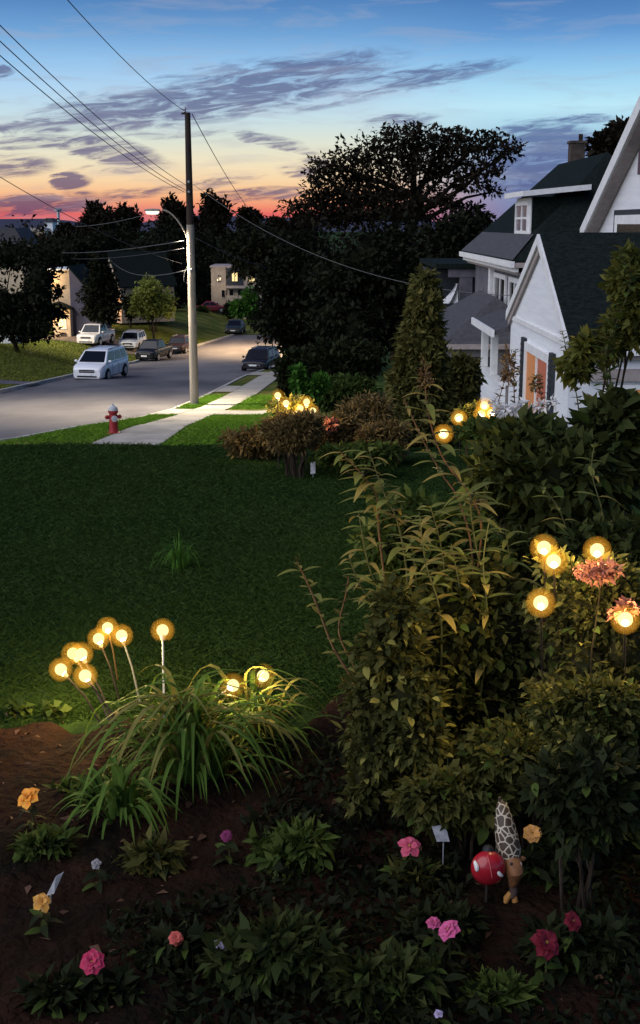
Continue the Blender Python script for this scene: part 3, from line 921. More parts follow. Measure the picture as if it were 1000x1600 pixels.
def dormer_house():
    o = Vector((5.4, 33, .6))
    t = thing('dormer_house', 'grey house with a hipped dark roof, white dormer window and chimney', 'house', o)
    def P(mb, name, m, label=None):
        ob = mb.obj(name, m, t, label); ob.location = -o; return ob
    P(MB().box(5.45, 10.6, 32.6, 43.4, 0, 4.75), 'wall', mat('grey_siding', (.10, .10, .12), .8, (.15, .14, .16), scale=2))
    mb = MB(); hip_roof(mb, 5.0, 11.0, 32.1, 44.0, 4.98, 7.85, 35.2, 42.4, 8.0, .05); rf = P(mb, 'roof', m_roof)
    # paler grey skirt puts the light on the lower slope into colour
    P(MB().add([(4.98, 32.08, 5.0), (4.98, 43.9, 5.0), (5.62, 43.2, 5.64), (5.62, 32.78, 5.64)], [(0, 1, 2, 3)]), 'eave_light_skirt', m_roofgrey)
    # crown of the eave, stepped white boards
    P(MB().box(4.93, 5.03, 32.05, 44.05, 4.80, 4.96), 'fascia', m_trim)
    P(MB().box(5.05, 5.15, 32.15, 43.9, 4.68, 4.795), 'fascia', m_trim)
    P(MB().box(5.05, 7.2, 32.05, 32.12, 4.80, 4.925), 'fascia', m_shade)
    P(MB().box(5.15, 5.44, 32.3, 43.5, 4.60, 4.675), 'soffit', m_shade)
    # chimney
    ch = P(MB().box(8.05, 8.5, 40.6, 41.1, 7.4, 8.42).box(8.01, 8.54, 40.56, 41.14, 8.422, 8.5), 'chimney', m_brick)
    MB().tube([(8.4, 40.9, 8.5), (8.4, 40.9, 8.72)], .07, 8).obj('flue', m_bark, ch)
    # dormer
    dm = P(MB().box(5.72, 7.1, 33.75, 36.3, 5.5, 6.62), 'dormer', m_roof)
    MB().box(5.68, 5.715, 33.8, 36.25, 5.55, 6.6).obj('dormer_front', m_trim, dm)
    P(MB().prism([(5.42, 33.4, 6.63), (7.25, 33.4, 6.80), (7.25, 33.4, 6.92), (5.42, 33.4, 6.75)], (0, 3.2, 0)), 'dormer_roof', m_roof)
    P(MB().box(5.38, 5.418, 33.35, 36.65, 6.62, 6.76), 'dormer_fascia', m_trim)
    P(MB().prism([(5.42, 33.36, 6.62), (7.2, 33.36, 6.79), (7.2, 33.36, 6.93), (5.42, 33.36, 6.76)], (0, .035, 0)), 'dormer_fascia', m_trim)
    w = window_X(t, 5.678, 33.95, 36.1, 5.62, 6.5, m_glassmid, 1, 1, .1, sill=False); w.location = -o
    # windows under the eave, framed by white posts
    for (a, b) in ((33.4, 35.4), (36.0, 38.4)):
        w = window_X(t, 5.448, a, b, 2.9, 4.45, m_glassdark, 1, 0, .14); w.location = -o
    P(MB().box(5.36, 5.44, 32.62, 33.3, 1.5, 4.6), 'corner_board', m_shade)
    P(MB().box(5.30, 5.44, 38.6, 39.0, 2.7, 4.6), 'corner_board', m_trim)
dormer_house()

def back_house():
    o = Vector((7.0, 26, 1.2))
    t = thing('tall_gable_house', 'tall white gable end with a dark-framed window at the right edge', 'house', o)
    def P(mb, name, m): ob = mb.obj(name, m, t); ob.location = -o; return ob
    X, yf, yr, zr = 7.0, 31.6, 26.3, 8.45
    zf = 5.75; yn = 2 * yr - yf
    P(MB().prism([(X, yn, .6), (X, yf, .6), (X, yf, zf), (X, yr, zr), (X, yn, zf)], (8, 0, 0)), 'wall', m_white)
    sl = (zr - zf) / (yf - yr)
    for sg in (1, -1):
        ye = yr + sg * (yf - yr + .25); zz = zf - .25 * sl
        P(MB().prism([(X - .3, ye, zz + .04), (X - .3, yr, zr + .04), (X - .3, yr, zr + .17), (X - .3, ye, zz + .17)], (8.6, 0, 0)), 'roof', m_roof)
        P(MB().prism([(X - .37, ye, zz - .16), (X - .37, yr, zr - .16), (X - .37, yr, zr + .17), (X - .37, ye, zz + .17)], (.065, 0, 0)), 'rake_board', m_trim)
        P(MB().prism([(X - .30, ye, zz - .20), (X - .30, yr, zr - .20), (X - .30, yr, zr + .02), (X - .30, ye, zz + .02)], (.28, 0, 0)), 'soffit', m_shade)
    w = window_X(t, X - .002, 25.6, 29.55, 4.6, 6.22, m_glassdark, 0, 0, .18, m_shutter, sill=False); w.location = -o
    MB().box(X - .1, X - .063, 25.8, 29.3, 4.8, 6.10).obj('inner_frame', m_trim, w)
    MB().box(X - .13, X - .102, 25.8, 28.9, 4.8, 5.90).obj('pane', mat('green_black_glass', (.015, .03, .025), .2), w)
    P(MB().box(X - .07, X - .002, 26.3, 27.55, 6.95, 7.5), 'vent', mat('plum_vent', (.10, .06, .08), .7))
back_house()

def garage():
    o = Vector((3.45, 34, .8))
    t = thing('garage', 'low grey garage with a hipped roof between the vine column and cottage porch', 'garage', o)
    def P(mb, name, m): ob = mb.obj(name, m, t); ob.location = -o; return ob
    P(MB().box(3.5, 6.4, 34.0, 41.0, 0.2, 2.55), 'wall', mat('garage_wall', (.24, .22, .22), .8, (.30, .28, .28), scale=2))
    mb = MB(); hip_roof(mb, 3.3, 6.6, 33.7, 41.3, 2.66, 3.85, 35.6, 39.4, 5.1, .1); P(mb, 'roof', m_roofgrey)
    P(MB().box(3.24, 3.296, 33.65, 41.3, 2.54, 2.68), 'fascia', m_shade)
    P(MB().box(3.3, 6.6, 33.64, 33.695, 2.54, 2.68), 'fascia', m_shade)
    P(MB().box(3.9, 4.9, 33.93, 33.995, .3, 2.3), 'door', m_shutter)
garage()

def dark_porch():
    o = Vector((4.7, 46, .3))
    t = thing('porch', 'shadowed porch with a violet-grey beam and square post left of the dormer house', 'porch', o)
    def P(mb, name, m): ob = mb.obj(name, m, t); ob.location = -o; return ob
    v = mat('violet_grey_paint', (.085, .08, .10), .8, (.12, .11, .135), scale=3)
    P(MB().box(4.68, 5.9, 45.0, 45.3, 4.02, 4.32), 'beam', v)
    P(MB().box(5.1, 5.55, 45.02, 45.28, 1.5, 4.015), 'post', v)
    P(MB().box(4.3, 8.2, 47.2, 52, .2, 4.2), 'wall', m_shutter)
    P(MB().prism([(4.2, 44.9, 4.33), (8.3, 44.9, 4.33), (8.3, 44.9, 4.5), (4.2, 44.9, 4.5)], (0, 7.5, 0)), 'roof', m_roof)
    P(MB().box(4.2, 8.3, 44.9, 47.19, 2.2, 2.4), 'deck', m_glassdark)
dark_porch()
# pale cloth by the porch
def cloth():
    a = at(686, 474, 44.6)
    V = []; Fs = []
    n = 8
    for i in range(n + 1):
        t_ = i / n
        for k in range(5):
            s_ = k / 4
            w = .10 + .56 * t_ ** 1.5
            V.append((.68 - w + w * s_ , .10 * math.sin(s_ * 9 + t_), .70 * (1 - t_)))
    for i in range(n):
        for k in range(4):
            q = i * 5 + k; Fs.append((q, q + 1, q + 6, q + 5))
    mb = MB().add(V, Fs, True)
    V2 = [(x, y + .05, z) for x, y, z in V]
    mb.add(V2, [f[::-1] for f in Fs], True)
    o = mb.obj('cloth_cover', m_cap); o.location = a
    tag(o, 'pale draped cloth cover standing beside the shadowed porch post', 'cover')
cloth()

# far-side houses on the left
m_grey = mat('grey_side_wall', (.075, .075, .11), .85, (.10, .095, .13), scale=2, stretch=(1, 1, .3))
m_beige = mat('beige_wall', (.32, .26, .20), .85, (.42, .34, .26), scale=2)
m_cream = mat('cream_wall', (.45, .36, .24), .8, (.55, .45, .32), scale=2)

def wall_lamp(parent, loc, power, color=(1, .62, .25), r=.08, name='porch_lamp'):
    mb = MB().ball((0, 0, 0), r, 10, 6)
    o = mb.obj(name, m_litwin, parent); o.location = loc
    l = bpy.data.lights.new('porch_light', 'POINT'); l.energy = power; l.color = color; l.shadow_soft_size = .15
    lo = bpy.data.objects.new('porch_light', l); COL.objects.link(lo); lo.parent = parent
    lo.location = Vector(loc) + Vector((0, 0, -.02)); lo.location.y -= .35
    return o

def gable_house(label, px, py, Y, rot, w, l, hw, hr, mwall, mroof, name='house', front_mat=None):
    c = gz(px, py, 60) if Y is None else Vector((at(px, py, Y).x, Y, at(px, py, Y).z))
    t = thing(name, label, 'house', c, rot)
    # local: gable end at y=0 facing -y, width w along x from 0, length l along +y
    MB().prism([(0, 0, -1), (w, 0, -1), (w, 0, hw), (w / 2, 0, hr), (0, 0, hw)], (0, l, 0)).obj('wall', mwall, t)
    sl = (hr - hw) / (w / 2)
    for sg in (0, 1):
        xe = -.3 if sg == 0 else w + .3
        MB().prism([(xe, -.25, hw - .3 * sl + .03), (w / 2, -.25, hr + .03), (w / 2, -.25, hr + .18), (xe, -.25, hw - .3 * sl + .18)], (0, l + .5, 0)).obj('roof', mroof, t)
    return t

# House A: grey saltbox side wall; lit front at left
def saltbox():
    c = at(118, 516, 112)
    t = thing('gabled_house', 'grey lean-to house side with an orange-lit entrance left of the white pickup', 'house', c)
    MB().prism([(-.35, 0, -1.2), (2.1, 0, -1.2), (2.1, 0, 2.55), (-.35, 0, 5.55)], (0, 7, 0)).obj('side_wall', m_grey, t)
    MB().prism([(2.45, -.2, 2.20), (-.35, -.2, 5.62), (-.35, -.2, 5.78), (2.45, -.2, 2.36)], (0, 7.5, 0)).obj('roof', m_roof, t)
    MB().box(-2.1, -.352, .25, 6, -1.2, 5.35).obj('front_wing', m_cream, t)
    MB().prism([(-2.6, .0, 5.36), (-.30, .0, 5.36), (-.30, .0, 5.50), (-2.4, .0, 5.50)], (0, 6.4, 0)).obj('wing_fascia', m_trim, t)
    MB().box(-1.75, -.20, -1.2, .24, -1.2, 1.95).obj('porch', m_cream, t)
    MB().prism([(-2.7, -1.5, 1.96), (-.05, -1.5, 1.96), (-.05, -1.5, 2.06), (-1.4, -1.5, 2.62), (-2.7, -1.5, 2.06)], (0, 1.74, 0)).obj('porch_roof', m_roof, t)
    window_Y(t, -1.205, -1.25, -.55, .2, 1.15, m_litwin, 1, 1, .08)
    MB().box(-1.1, -.6, -1.35, -1.28, -1.0, -.1).obj('step_wall', m_brick, t)
    wall_lamp(t, (-1.5, -1.9, 1.5), 220)
    wall_lamp(t, (-2.3, -.3, 4.6), 200)
saltbox()
# House B
tB = gable_house('beige gabled house with a dark roof behind the young tree', 191, 492, 126, R(-62), 5.2, 6.0, 2.9, 6.0, m_beige, m_roof, 'gabled_house')
tB.location = Vector((at(190, 490, 126).x, 126, at(190, 490, 126).z))
tB.rotation_euler = (0, 0, R(-58)); 
# shift so that the near corner (x = w) stands at the pixel
c_, s_ = math.cos(R(-58)), math.sin(R(-58))
tB.location += Vector((-5.2 * c_, -5.2 * s_, 0))
wall_lamp(tB, (4.6, -.6, .8), 190, (1, .5, .15))
window_Y(tB, -.002, 2.4, 3.4, 1.0, 2.2, m_glassdark, 1, 0, .07)

def apartment():
    c = at(331, 496, 160)
    t = thing('apartment_building', 'three-storey beige apartment block with two lit windows near the end of the street', 'building', c, R(0))
    H = at(331, 418, 160).z - c.z
    MB().box(0, 6.6, 0, 8, -1.5, H).obj('wall', m_beige, t)
    MB().box(-.12, 6.75, -.15, 8.1, H + .002, H + .22).obj('roof_edge', m_shade, t)
    # flat dark panel stands for the shade in the upper recess
    lg = MB().box(2.1, 4.15, -.12, -.004, H - 2.25, H - .1).obj('loggia_shade', m_shutter, t)
    for (a, b) in ((2.65, 3.5), (4.75, 5.7)):
        w = window_Y(t, -.125, a, b, H - 1.8, H - .55, m_litwin, 1 if a > 4 else 1, 0, .07, m_shutter)
    MB().box(2.0, 6.6, -.9, -.13, H - 2.6, H - 2.3).obj('balcony', m_shade, t)
    MB().box(2.0, 6.6, -.95, -.87, H - 4.2, H - 3.5).obj('balcony_parapet', m_beige, t)
    for k in range(4):
        window_Y(t, -.006, 2.3 + k * 1.1, 2.9 + k * 1.1, H - 3.7, H - 2.75, m_glassdark, 0, 0, .06, m_shade)
    for (a, z) in ((.85, H - 1.9), (1.3, H - 3.8), (.4, H - 5.4), (1.3, H - 6.5)):
        window_Y(t, -.006, a, a + .5, z, z + .95, m_glassdark, 0, 0, .05, m_shade)
    MB().box(1.92, 2.0, -.14, -.004, -1, H).obj('downpipe', m_shutter, t)
    wall_lamp(t, (1.0, -2.0, H - 1.5), 120, (1, .8, .55))
apartment()

def far_buildings():
    for i, (px, py, w, h, Y, lab, m) in enumerate([(40, 372, 9.5, 2.4, 300, 'long low pale building roof on the far left skyline', m_cream),
                                               (76, 362, 2.2, 3.4, 320, 'small white block on the far left skyline', m_white),
                                               (8, 440, 4.0, 5.5, 130, 'pale house glimpsed through the left edge tree', m_cream)]):
        c = at(px, py, Y); t = thing('distant_building', lab, 'building', c)
        MB().box(-w / 2, w / 2, 0, 6, -8, h * .7).obj('wall', m, t)
        MB().prism([(-w / 2 - .3, -.3, h * .7), (w / 2 + .3, -.3, h * .7), (w / 2 - .6, -.3, h), (-w / 2 + .6, -.3, h)], (0, 6.6, 0)).obj('roof', m_roofgrey if i else m_shade, t)
    c = at(92, 356, 420); t = thing('water_tower', 'thin pale tower on the skyline beside the grey hill', 'tower', c)
    MB().tube([(0, 0, -10), (0, 0, 6)], .5, 8).obj('mast', m_steel, t)
    MB().lathe([(.5, 5.4), (1.3, 5.6), (1.3, 6.2), (.3, 6.4)]).obj('tank', m_steel, t)
    # white garage door end at far left, by the trunk
    c = at(2, 548, 92); t = thing('shed', 'pale shed end showing at the left edge by the tree trunk', 'shed', c)
    MB().prism([(0, 0, -1), (.9, 0, -1), (.9, 0, 1.0), (.5, 0, 1.5), (0, 0, 1.5)], (0, 3, 0)).obj('wall', m_white, t)
    MB().prism([(.95, -.1, .98), (.5, -.1, 1.52), (.5, -.1, 1.62), (1.0, -.1, 1.05)], (0, 3.2, 0)).obj('roof', m_shade, t)
far_buildings()

# ------------------------------------------------------------------ vehicles
def carpaint(name, c): return mat(name, c, .35, coat=.5, spec=.5) if max(c) > .3 else mat(name, c, .4, coat=.12, spec=.25)
def car(name, label, px, py, Y, rz, kind, paint, L=4.6, W=1.82, H=1.5, cat='car', scale=1.0, z=None, hood=None, roofm=None):
    p = at(px, py, Y)
    g0 = T(p.x, Y) if z is None else z
    if Lx(Y) < p.x < Rx(Y): g0 = interp(Y, *GL) - .08
    t = thing(name, label, cat, (p.x, Y, g0), rz, 'cars parked along the street and in the yards')
    t.scale = (scale,) * 3
    w = W / 2
    gc = .2 if kind in ('sedan', 'hatch', 'van') else .3
    K = {  # belt height, hood front z, cabin: y at belt front, roof front, roof rear, belt rear (fractions of L from front)
        'van': (.60, .50, .16, .34, .93, .985), 'sedan': (.62, .50, .24, .42, .70, .86), 'hatch': (.60, .50, .22, .38, .86, .97),
        'suv': (.60, .54, .22, .34, .92, .985), 'pickup': (.60, .55, .22, .34, .60, .655)}[kind]
    zb = H * K[0]; zf = H * K[1]
    st = []
    ys = [0, .015, .06, .14, K[2], .35, .5, .65, .8, .92, .975, 1.0]
    for f in ys:
        hw = w * (1 - .16 * max(0, 1 - f / .10) ** 2 - .10 * max(0, (f - .92) / .08) ** 2)
        top = zf + (zb - zf) * min(1, f / K[2]) ** .8 if f < K[2] else zb + (.02 if f > .6 else 0)
        if f == 0: top = zf - .14
        if f == .015: top = zf - .05
        if kind in ('sedan',) and f > .9: top = zb - .03
        bot = gc + (.06 if f in (0, 1.0) else 0)
        st.append((f * L - L / 2, hw, bot, top))
    mb = MB(); V = []; Fs = []
    for (y, hw, bz, tz) in st:
        ring = [(0, bz), (hw * .86, bz), (hw * .98, bz + .10), (hw, bz + (tz - bz) * .5), (hw * .985, tz - .12), (hw * .93, tz - .03), (hw * .80, tz + .005), (0, tz + .035)]
        full = [(x, y, z) for x, z in ring] + [(-x, y, z) for x, z in ring[-2:0:-1]]
        V += full
    m_ = 14
    for i in range(len(st) - 1):
        for k in range(m_):
            k2 = (k + 1) % m_; Fs.append((i * m_ + k, i * m_ + k2, (i + 1) * m_ + k2, (i + 1) * m_ + k))
    Fs.append(tuple(range(m_))[::-1]); Fs.append(tuple(range((len(st) - 1) * m_, len(st) * m_)))
    mb.add(V, Fs, True)
    # cabin
    yb0, yr0, yr1, yb1 = [k * L - L / 2 for k in K[2:]]
    wb, wr = w * .93, w * .74
    zt = H
    cb = [(-wb, yb0, zb), (wb, yb0, zb), (wb, yb1, zb), (-wb, yb1, zb)]
    ct = [(-wr, yr0, zt - .05), (wr, yr0, zt - .05), (wr, yr1, zt - .05), (-wr, yr1, zt - .05)]
    cc = [(-wr * .8, yr0 + .12, zt), (wr * .8, yr0 + .12, zt), (wr * .8, yr1 - .12, zt), (-wr * .8, yr1 - .12, zt)]
    mb.add(cb + ct + cc, [(0, 1, 5, 4), (1, 2, 6, 5), (2, 3, 7, 6), (3, 0, 4, 7), (4, 5, 9, 8), (5, 6, 10, 9), (6, 7, 11, 10), (7, 4, 8, 11), (8, 9, 10, 11)])
    mb.obj('body', paint, t, sharp=28)
    if hood:   # bonnet
        V = [(-w * .78, -L / 2 + .10, zf + .0), (w * .78, -L / 2 + .10, zf), (w * .86, yb0 - .05, zb + .045), (-w * .86, yb0 - .05, zb + .045)]
        MB().add(V, [(0, 1, 2, 3)]).obj('bonnet', hood, t)
    if kind == 'pickup':
        MB().box(-w * .8, w * .8, yb1 + .1, L / 2 - .1, zb + .04, zb + .06).obj('bed', m_plast, t)
        MB().box(-w * .93, -w * .82, yb1 + .05, L / 2 - .04, zb + .0, zb + .10).box(w * .82, w * .93, yb1 + .05, L / 2 - .04, zb, zb + .10).box(-w * .9, w * .9, L / 2 - .12, L / 2 - .03, zb, zb + .10).obj('bed_rail', paint, t)
    def patch(A, B, C, D, u0, u1, v0, v1, off):
        A, B, C, D = map(Vector, (A, B, C, D))
        n = (B - A).cross(D - A).normalized() * off
        f = lambda u, v: (A.lerp(B, u)).lerp(D.lerp(C, u), v) + n
        q = [f(u0, v0), f(u1, v0), f(u1, v1), f(u0, v1)]
        b = [p_ - n * 1.5 for p_ in q]
        return MB().add(q + b, [(0, 1, 2, 3), (7, 6, 5, 4), (0, 4, 5, 1), (1, 5, 6, 2), (2, 6, 7, 3), (3, 7, 4, 0)])
    patch(cb[0], cb[1], ct[1], ct[0], .06, .94, .08, .95, .012).obj('windscreen', m_glassdark, t)
    patch(cb[2], cb[3], ct[3], ct[2], .10, .90, .3, .93, .012).obj('rear_window', m_glassdark, t)
    cuts = {'van': [(.07, .37), (.41, .68), (.72, .95)], 'suv': [(.08, .38), (.42, .68), (.72, .93)], 'pickup': [(.10, .52), (.58, .92)], 'sedan': [(.10, .50), (.54, .90)], 'hatch': [(.1, .48), (.52, .9)]}[kind]
    for sg in (1, -1):
        if sg == 1: q = (cb[1], cb[2], ct[2], ct[1])
        else: q = (cb[3], cb[0], ct[0], ct[3])
        for (a, b) in cuts:
            if sg == -1: a, b = 1 - b, 1 - a
            patch(*q, a, b, .10, .88, .012).obj('side_window', m_glassdark, t)
    # wheels
    rw = H * .215 if kind in ('suv', 'pickup') else H * .205
    rw = max(.31, min(rw, .40))
    for sg in (1, -1):
        for f in (.19, .80):
            y = f * L - L / 2; x = sg * (w - .10)
            MB().lathe([(rw * 1.16, -.02), (rw * 1.16, .0)], (sg * (w - .002), y, rw), 20, 'x').obj('wheel_arch', m_plast, t)
            wh = MB().lathe([(rw * .5, -.10), (rw * .93, -.11), (rw, -.07), (rw, .07), (rw * .93, .115), (rw * .66, .12)], (x + sg * .03, y, rw), 20, 'x')
            wo = wh.obj('wheel', m_tyre, t)
            MB().lathe([(rw * .63, sg * .10), (rw * .60, sg * .135), (rw * .15, sg * .142)], (x + sg * .03, y, rw), 14, 'x').obj('rim', m_rim, wo)
            for k in range(5):
                a = k * 2 * math.pi / 5 + .3
                c1, s1 = math.cos(a), math.sin(a)
                pp = []
                for rr, ww in ((rw * .22, .025), (rw * .55, .045)):
                    pp += [(x + sg * .175, y + c1 * rr - s1 * ww, rw + s1 * rr + c1 * ww), (x + sg * .175, y + c1 * rr + s1 * ww, rw + s1 * rr - c1 * ww)]
    fy = -L / 2
    # grille, bumper, lights, mirrors
    MB().box(-w * .48, w * .48, fy - .012, fy + .03, zf - .30, zf - .13).obj('grille', m_plast, t)
    MB().box(-w * .46, w * .46, fy - .02, fy - .012, zf - .23, zf - .205).obj('grille_bar', m_rim, t)
    MB().box(-w * .62, w * .62, fy - .014, fy + .03, gc + .10, gc + .19).obj('air_intake', m_plast, t)
    MB().box(-.26, .26, fy - .03, fy - .015, gc + .20, gc + .31).obj('number_plate', m_trim, t)
    for sg in (1, -1):
        xx = sg * w * .66
        MB().prism([(xx - .17, fy - .012, zf - .27), (xx + .17, fy + .03, zf - .25), (xx + .19, fy + .09, zf - .10), (xx - .15, fy + .01, zf - .13)], (0, .1, 0)).obj('headlight', m_steel, t)
        MB().ball((sg * (w + .09), yb0 + .28, zb + .09), .11, 8, 6, .9, .5, .7).obj('mirror', paint, t)
        MB().box(sg * w * .78 - .10, sg * w * .78 + .10, L / 2 - .05, L / 2 + .012, zb - .32, zb - .06).obj('tail_light', m_red, t)
        # door seams and handles
        for f in (.36, .58):
            y = f * L - L / 2
            MB().box(sg * w - .004, sg * w + .004, y - .008, y + .008, gc + .12, zb - .1).obj('door_seam', m_plast, t)
            MB().box(sg * (w + .0) - .02, sg * w + .02, y - .28, y - .12, zb - .20, zb - .17).obj('door_handle', paint, t)
    if kind in ('van', 'suv'):
        for sg in (1, -1):
            MB().box(sg * wr * .86 - .02, sg * wr * .86 + .02, yr0 + .3, yr1 - .3, zt + .0, zt + .045).obj('roof_rail', m_rim, t)
    return t

pw = carpaint('white_paint', (.74, .74, .76)); pc = carpaint('cream_paint', (.68, .62, .56)); pb = carpaint('black_paint', (.006, .006, .008))
pr = carpaint('dark_red_paint', (.14, .018, .03)); pg = carpaint('dark_grey_paint', (.02, .026, .026)); pbr = carpaint('brown_paint', (.035, .016, .014))
pbl = carpaint('blue_grey_paint', (.12, .16, .24)); ps = carpaint('silver_white_paint', (.74, .73, .70))
car('minivan', 'white minivan parked at the far kerb facing the camera', 159, 588, 71, R(-12), 'van', pw, 4.4, 1.9, 1.72, 'minivan')
car('pickup_truck', 'cream white pickup truck on the driveway beside the grey house', 150, 527, 108, R(-12), 'pickup', pc, 4.7, 1.95, 1.85, 'pickup truck')
car('hatchback', 'white hatchback with a blue-grey bonnet parked right of the cream pickup', 207, 526, 111, R(-4), 'suv', ps, 4.3, 1.8, 1.62, 'car', hood=pbl)
car('pickup_truck', 'dark pickup truck parked at the kerb behind the white minivan', 241, 559, 105, R(-14), 'pickup', pb, 4.6, 1.85, 1.75, 'pickup truck')
car('small_suv', 'dark brown small car parked behind the dark pickup at the kerb', 281, 550, 114, R(-8), 'suv', pbr, 4.0, 1.75, 1.5, 'car')
car('sedan', 'dark red sedan parked side-on on the grass by the apartment block', 331, 497, 160, R(96), 'sedan', pr, 4.0, 1.75, 1.42, 'car')
car('sedan', 'dark grey car seen head-on at the far end of the street', 368, 523, 136, R(-4), 'sedan', pg, 4.4, 1.8, 1.45, 'car')
car('estate_car', 'dark car parked under the black overhanging tree by the pavement', 408, 579, 84, R(-12), 'suv', carpaint('plum_paint', (.012, .008, .011)), 4.4, 1.8, 1.5, 'car')

# ------------------------------------------------------------------ pole, lamp, wires, hydrant
def pole():
    b = Vector((at(304, 636, 45.3).x, 45.3, 0)); b.z = T(b.x, b.y)
    tp = at(294, 176, 45.3); H = tp.z - b.z; dx = 0.0
    t = thing('utility_pole', 'tall wooden utility pole pale below and dark above', 'utility pole', b)
    md = H * .63
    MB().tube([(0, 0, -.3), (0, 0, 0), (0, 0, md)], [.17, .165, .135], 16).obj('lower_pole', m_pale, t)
    MB().tube([(0, 0, md + .003), (0, 0, H)], [.134, .10], 16).obj('upper_pole', m_polewood, t)  # upper length darker than the lower
    MB().lathe([(.02, 0), (.06, .02), (.04, .08), (.06, .12), (.02, .2)], (-.10, 0, H)).obj('insulator', m_steel, t)
    MB().box(-.22, .05, -.03, .03, H - .06, H).obj('top_bracket', m_polewood, t)
    for z in (md + 1.5, md + 1.15, md - 1.6):
        MB().lathe([(.03, -.2), (.05, -.16), (.05, -.12), (.03, -.10)], (0, -.02, z), 8, 'y').obj('insulator', m_steel, t)
    MB().tube([(-.14, -.05, md - 1.5), (-.25, -.05, md - 1.75), (-.28, -.05, md - 2.0), (-.18, -.05, md - 2.1), (-.14, -.05, md - 1.9)], .012, 6).obj('cable_loop', m_wirelight, t)
    # lamp arm and head
    la = thing('street_lamp', 'lit street lamp on a curved arm fixed to the utility pole', 'street lamp', b)
    z0 = at(297, 352, 45.3).z - b.z; z1 = at(240, 329, 45.3).z - b.z; x1 = at(238, 329, 45.3).x - b.x
    pts = []
    for i in range(12):
        a = i / 11; pts.append((-.13 + (x1 + .45 + .13) * math.sin(a * math.pi / 2) ** .9, 0, z0 - .25 + (z1 - z0 + .28) * (1 - (1 - a) ** 2.2)))
    pts = [(-.12 + (x1 + .35 + .12) * (a / 11) ** 1.0, 0, z0 - .45 + (z1 - z0 + .47) * math.sin(a / 11 * math.pi / 2) ** .8) for a in range(12)]
    MB().tube(pts, .028, 8).obj('arm', m_pale, la)
    hd = MB().lathe([(.03, -.30), (.10, -.25), (.13, 0), (.10, .25), (.03, .30)], (x1, 0, z1), 12, 'x')
    for i in range(len(hd.v)):
        v = hd.v[i]; hd.v[i] = (v[0], v[1], z1 + (v[2] - z1) * (.55 if v[2] > z1 else .25))
    hd.obj('lamp_head', m_pale, la)
    MB().lathe([(.02, -.24), (.08, -.2), (.09, .0), (.08, .2), (.02, .24)], (x1, 0, z1 - .05), 12, 'x').obj('lens', mat('lamp_lens', (.9, .9, .85), .3, emis=(1, .95, .8), estr=1.2), la)
    l = bpy.data.lights.new('street_light', 'SPOT'); l.energy = 10000; l.color = (1, .86, .62); l.spot_size = R(136); l.spot_blend = .6; l.shadow_soft_size = .15
    lo = bpy.data.objects.new('street_light', l); COL.objects.link(lo); lo.parent = la; lo.location = (x1, 0, z1 - .14)
    return b, H, md
pb_, pH, pmd = pole()

def unseen_lamp(label, X, Y, h, arm, power, col=(1, .74, .42)):
    g0 = T(X, Y); t = thing('street_lamp', label, 'street lamp', (X, Y, g0))
    MB().tube([(0, 0, -.2), (0, 0, h)], [.1, .07], 8).obj('post', m_steel, t)
    MB().tube([(0, 0, h - .1), (arm * .5, 0, h + .2), (arm, 0, h + .2)], .035, 6).obj('arm', m_steel, t)
    MB().ball((arm, 0, h + .15), .18, 10, 6, 1.6, 1, .5).obj('lamp_head', m_litwin, t)
    l = bpy.data.lights.new('street_light', 'SPOT'); l.energy = power; l.color = col; l.spot_size = R(158); l.spot_blend = .6; l.shadow_soft_size = .2
    lo = bpy.data.objects.new('street_light', l); COL.objects.link(lo); lo.parent = t; lo.location = (arm, 0, h - .05)
unseen_lamp('unseen street lamp behind the black overhanging tree lighting the far road', -1.8, 116, 6.5, -3.4, 15000, (1, .68, .36))  # unseen, stands in for the source of the far road's orange light
unseen_lamp('added unseen street lamp beyond the left edge lighting the front yards', -27.5, 97, 7.5, 1.2, 10000, (1, .88, .66))  # out of view, put in to light the yards and cars

def cable(label, a, b, sag, m, r=.013, cat='cable', n=20):
    pts = []
    for i in range(n + 1):
        t_ = i / n; p = a.lerp(b, t_); p = Vector((p.x, p.y, p.z - sag * 4 * t_ * (1 - t_))); pts.append(p - a)
    o = MB().tube(pts, r, 5).obj('overhead_cable', m); o.location = a
    tag(o, label, cat, 'overhead cables')
Yp = 45.3
cable('cable from the pole top rising steeply to the top left', at(288, 173, Yp), at(70, -40, 22), .2, m_wire, .010)
cable('highest of three parallel cables running from the pole to the upper left edge', at(292, 290, Yp), at(-60, -20, 20), .25, m_wire, .010)
cable('middle of three parallel cables running from the pole to the upper left edge', at(290, 297, Yp), at(-60, 8, 20), .25, m_wire, .010)
cable('lowest of three parallel cables running from the pole to the upper left edge', at(288, 300, Yp), at(-60, 34, 20), .25, m_wire, .010)
cable('cable crossing from the left edge down to the middle of the pole', at(-40, 252, 30), at(284, 412, Yp), .25, m_wire, .010)
cable('thin cable falling right from the pole top towards the skyline', at(300, 178, Yp), at(410, 345, 110), .6, m_wire, .016)
cable('long service cable sagging from the pole to the houses on the right', at(302, 288, Yp), at(805, 462, 34), .9, m_wirelight, .009)
cable('short pale cable rising from the trees to the street lamp', at(118, 354, 70), at(222, 337, 60), .1, m_wirelight, .014)
cable('upper pale cable in front of the dark trees left of the pole', at(78, 394, 90), at(288, 376, Yp), .2, m_wirelight, .014)
cable('lower faint cable in front of the dark trees left of the pole', at(95, 403, 90), at(288, 388, Yp), .2, m_wire, .014)
cable('white cable dropping from the pole to the beige gable', at(169, 402, 124), at(292, 422, Yp), .8, m_wirelight, .016)
cable('cable leaving the pole to the right in front of the dark trees', at(306, 372, Yp), at(470, 420, 100), .5, m_wire, .016)

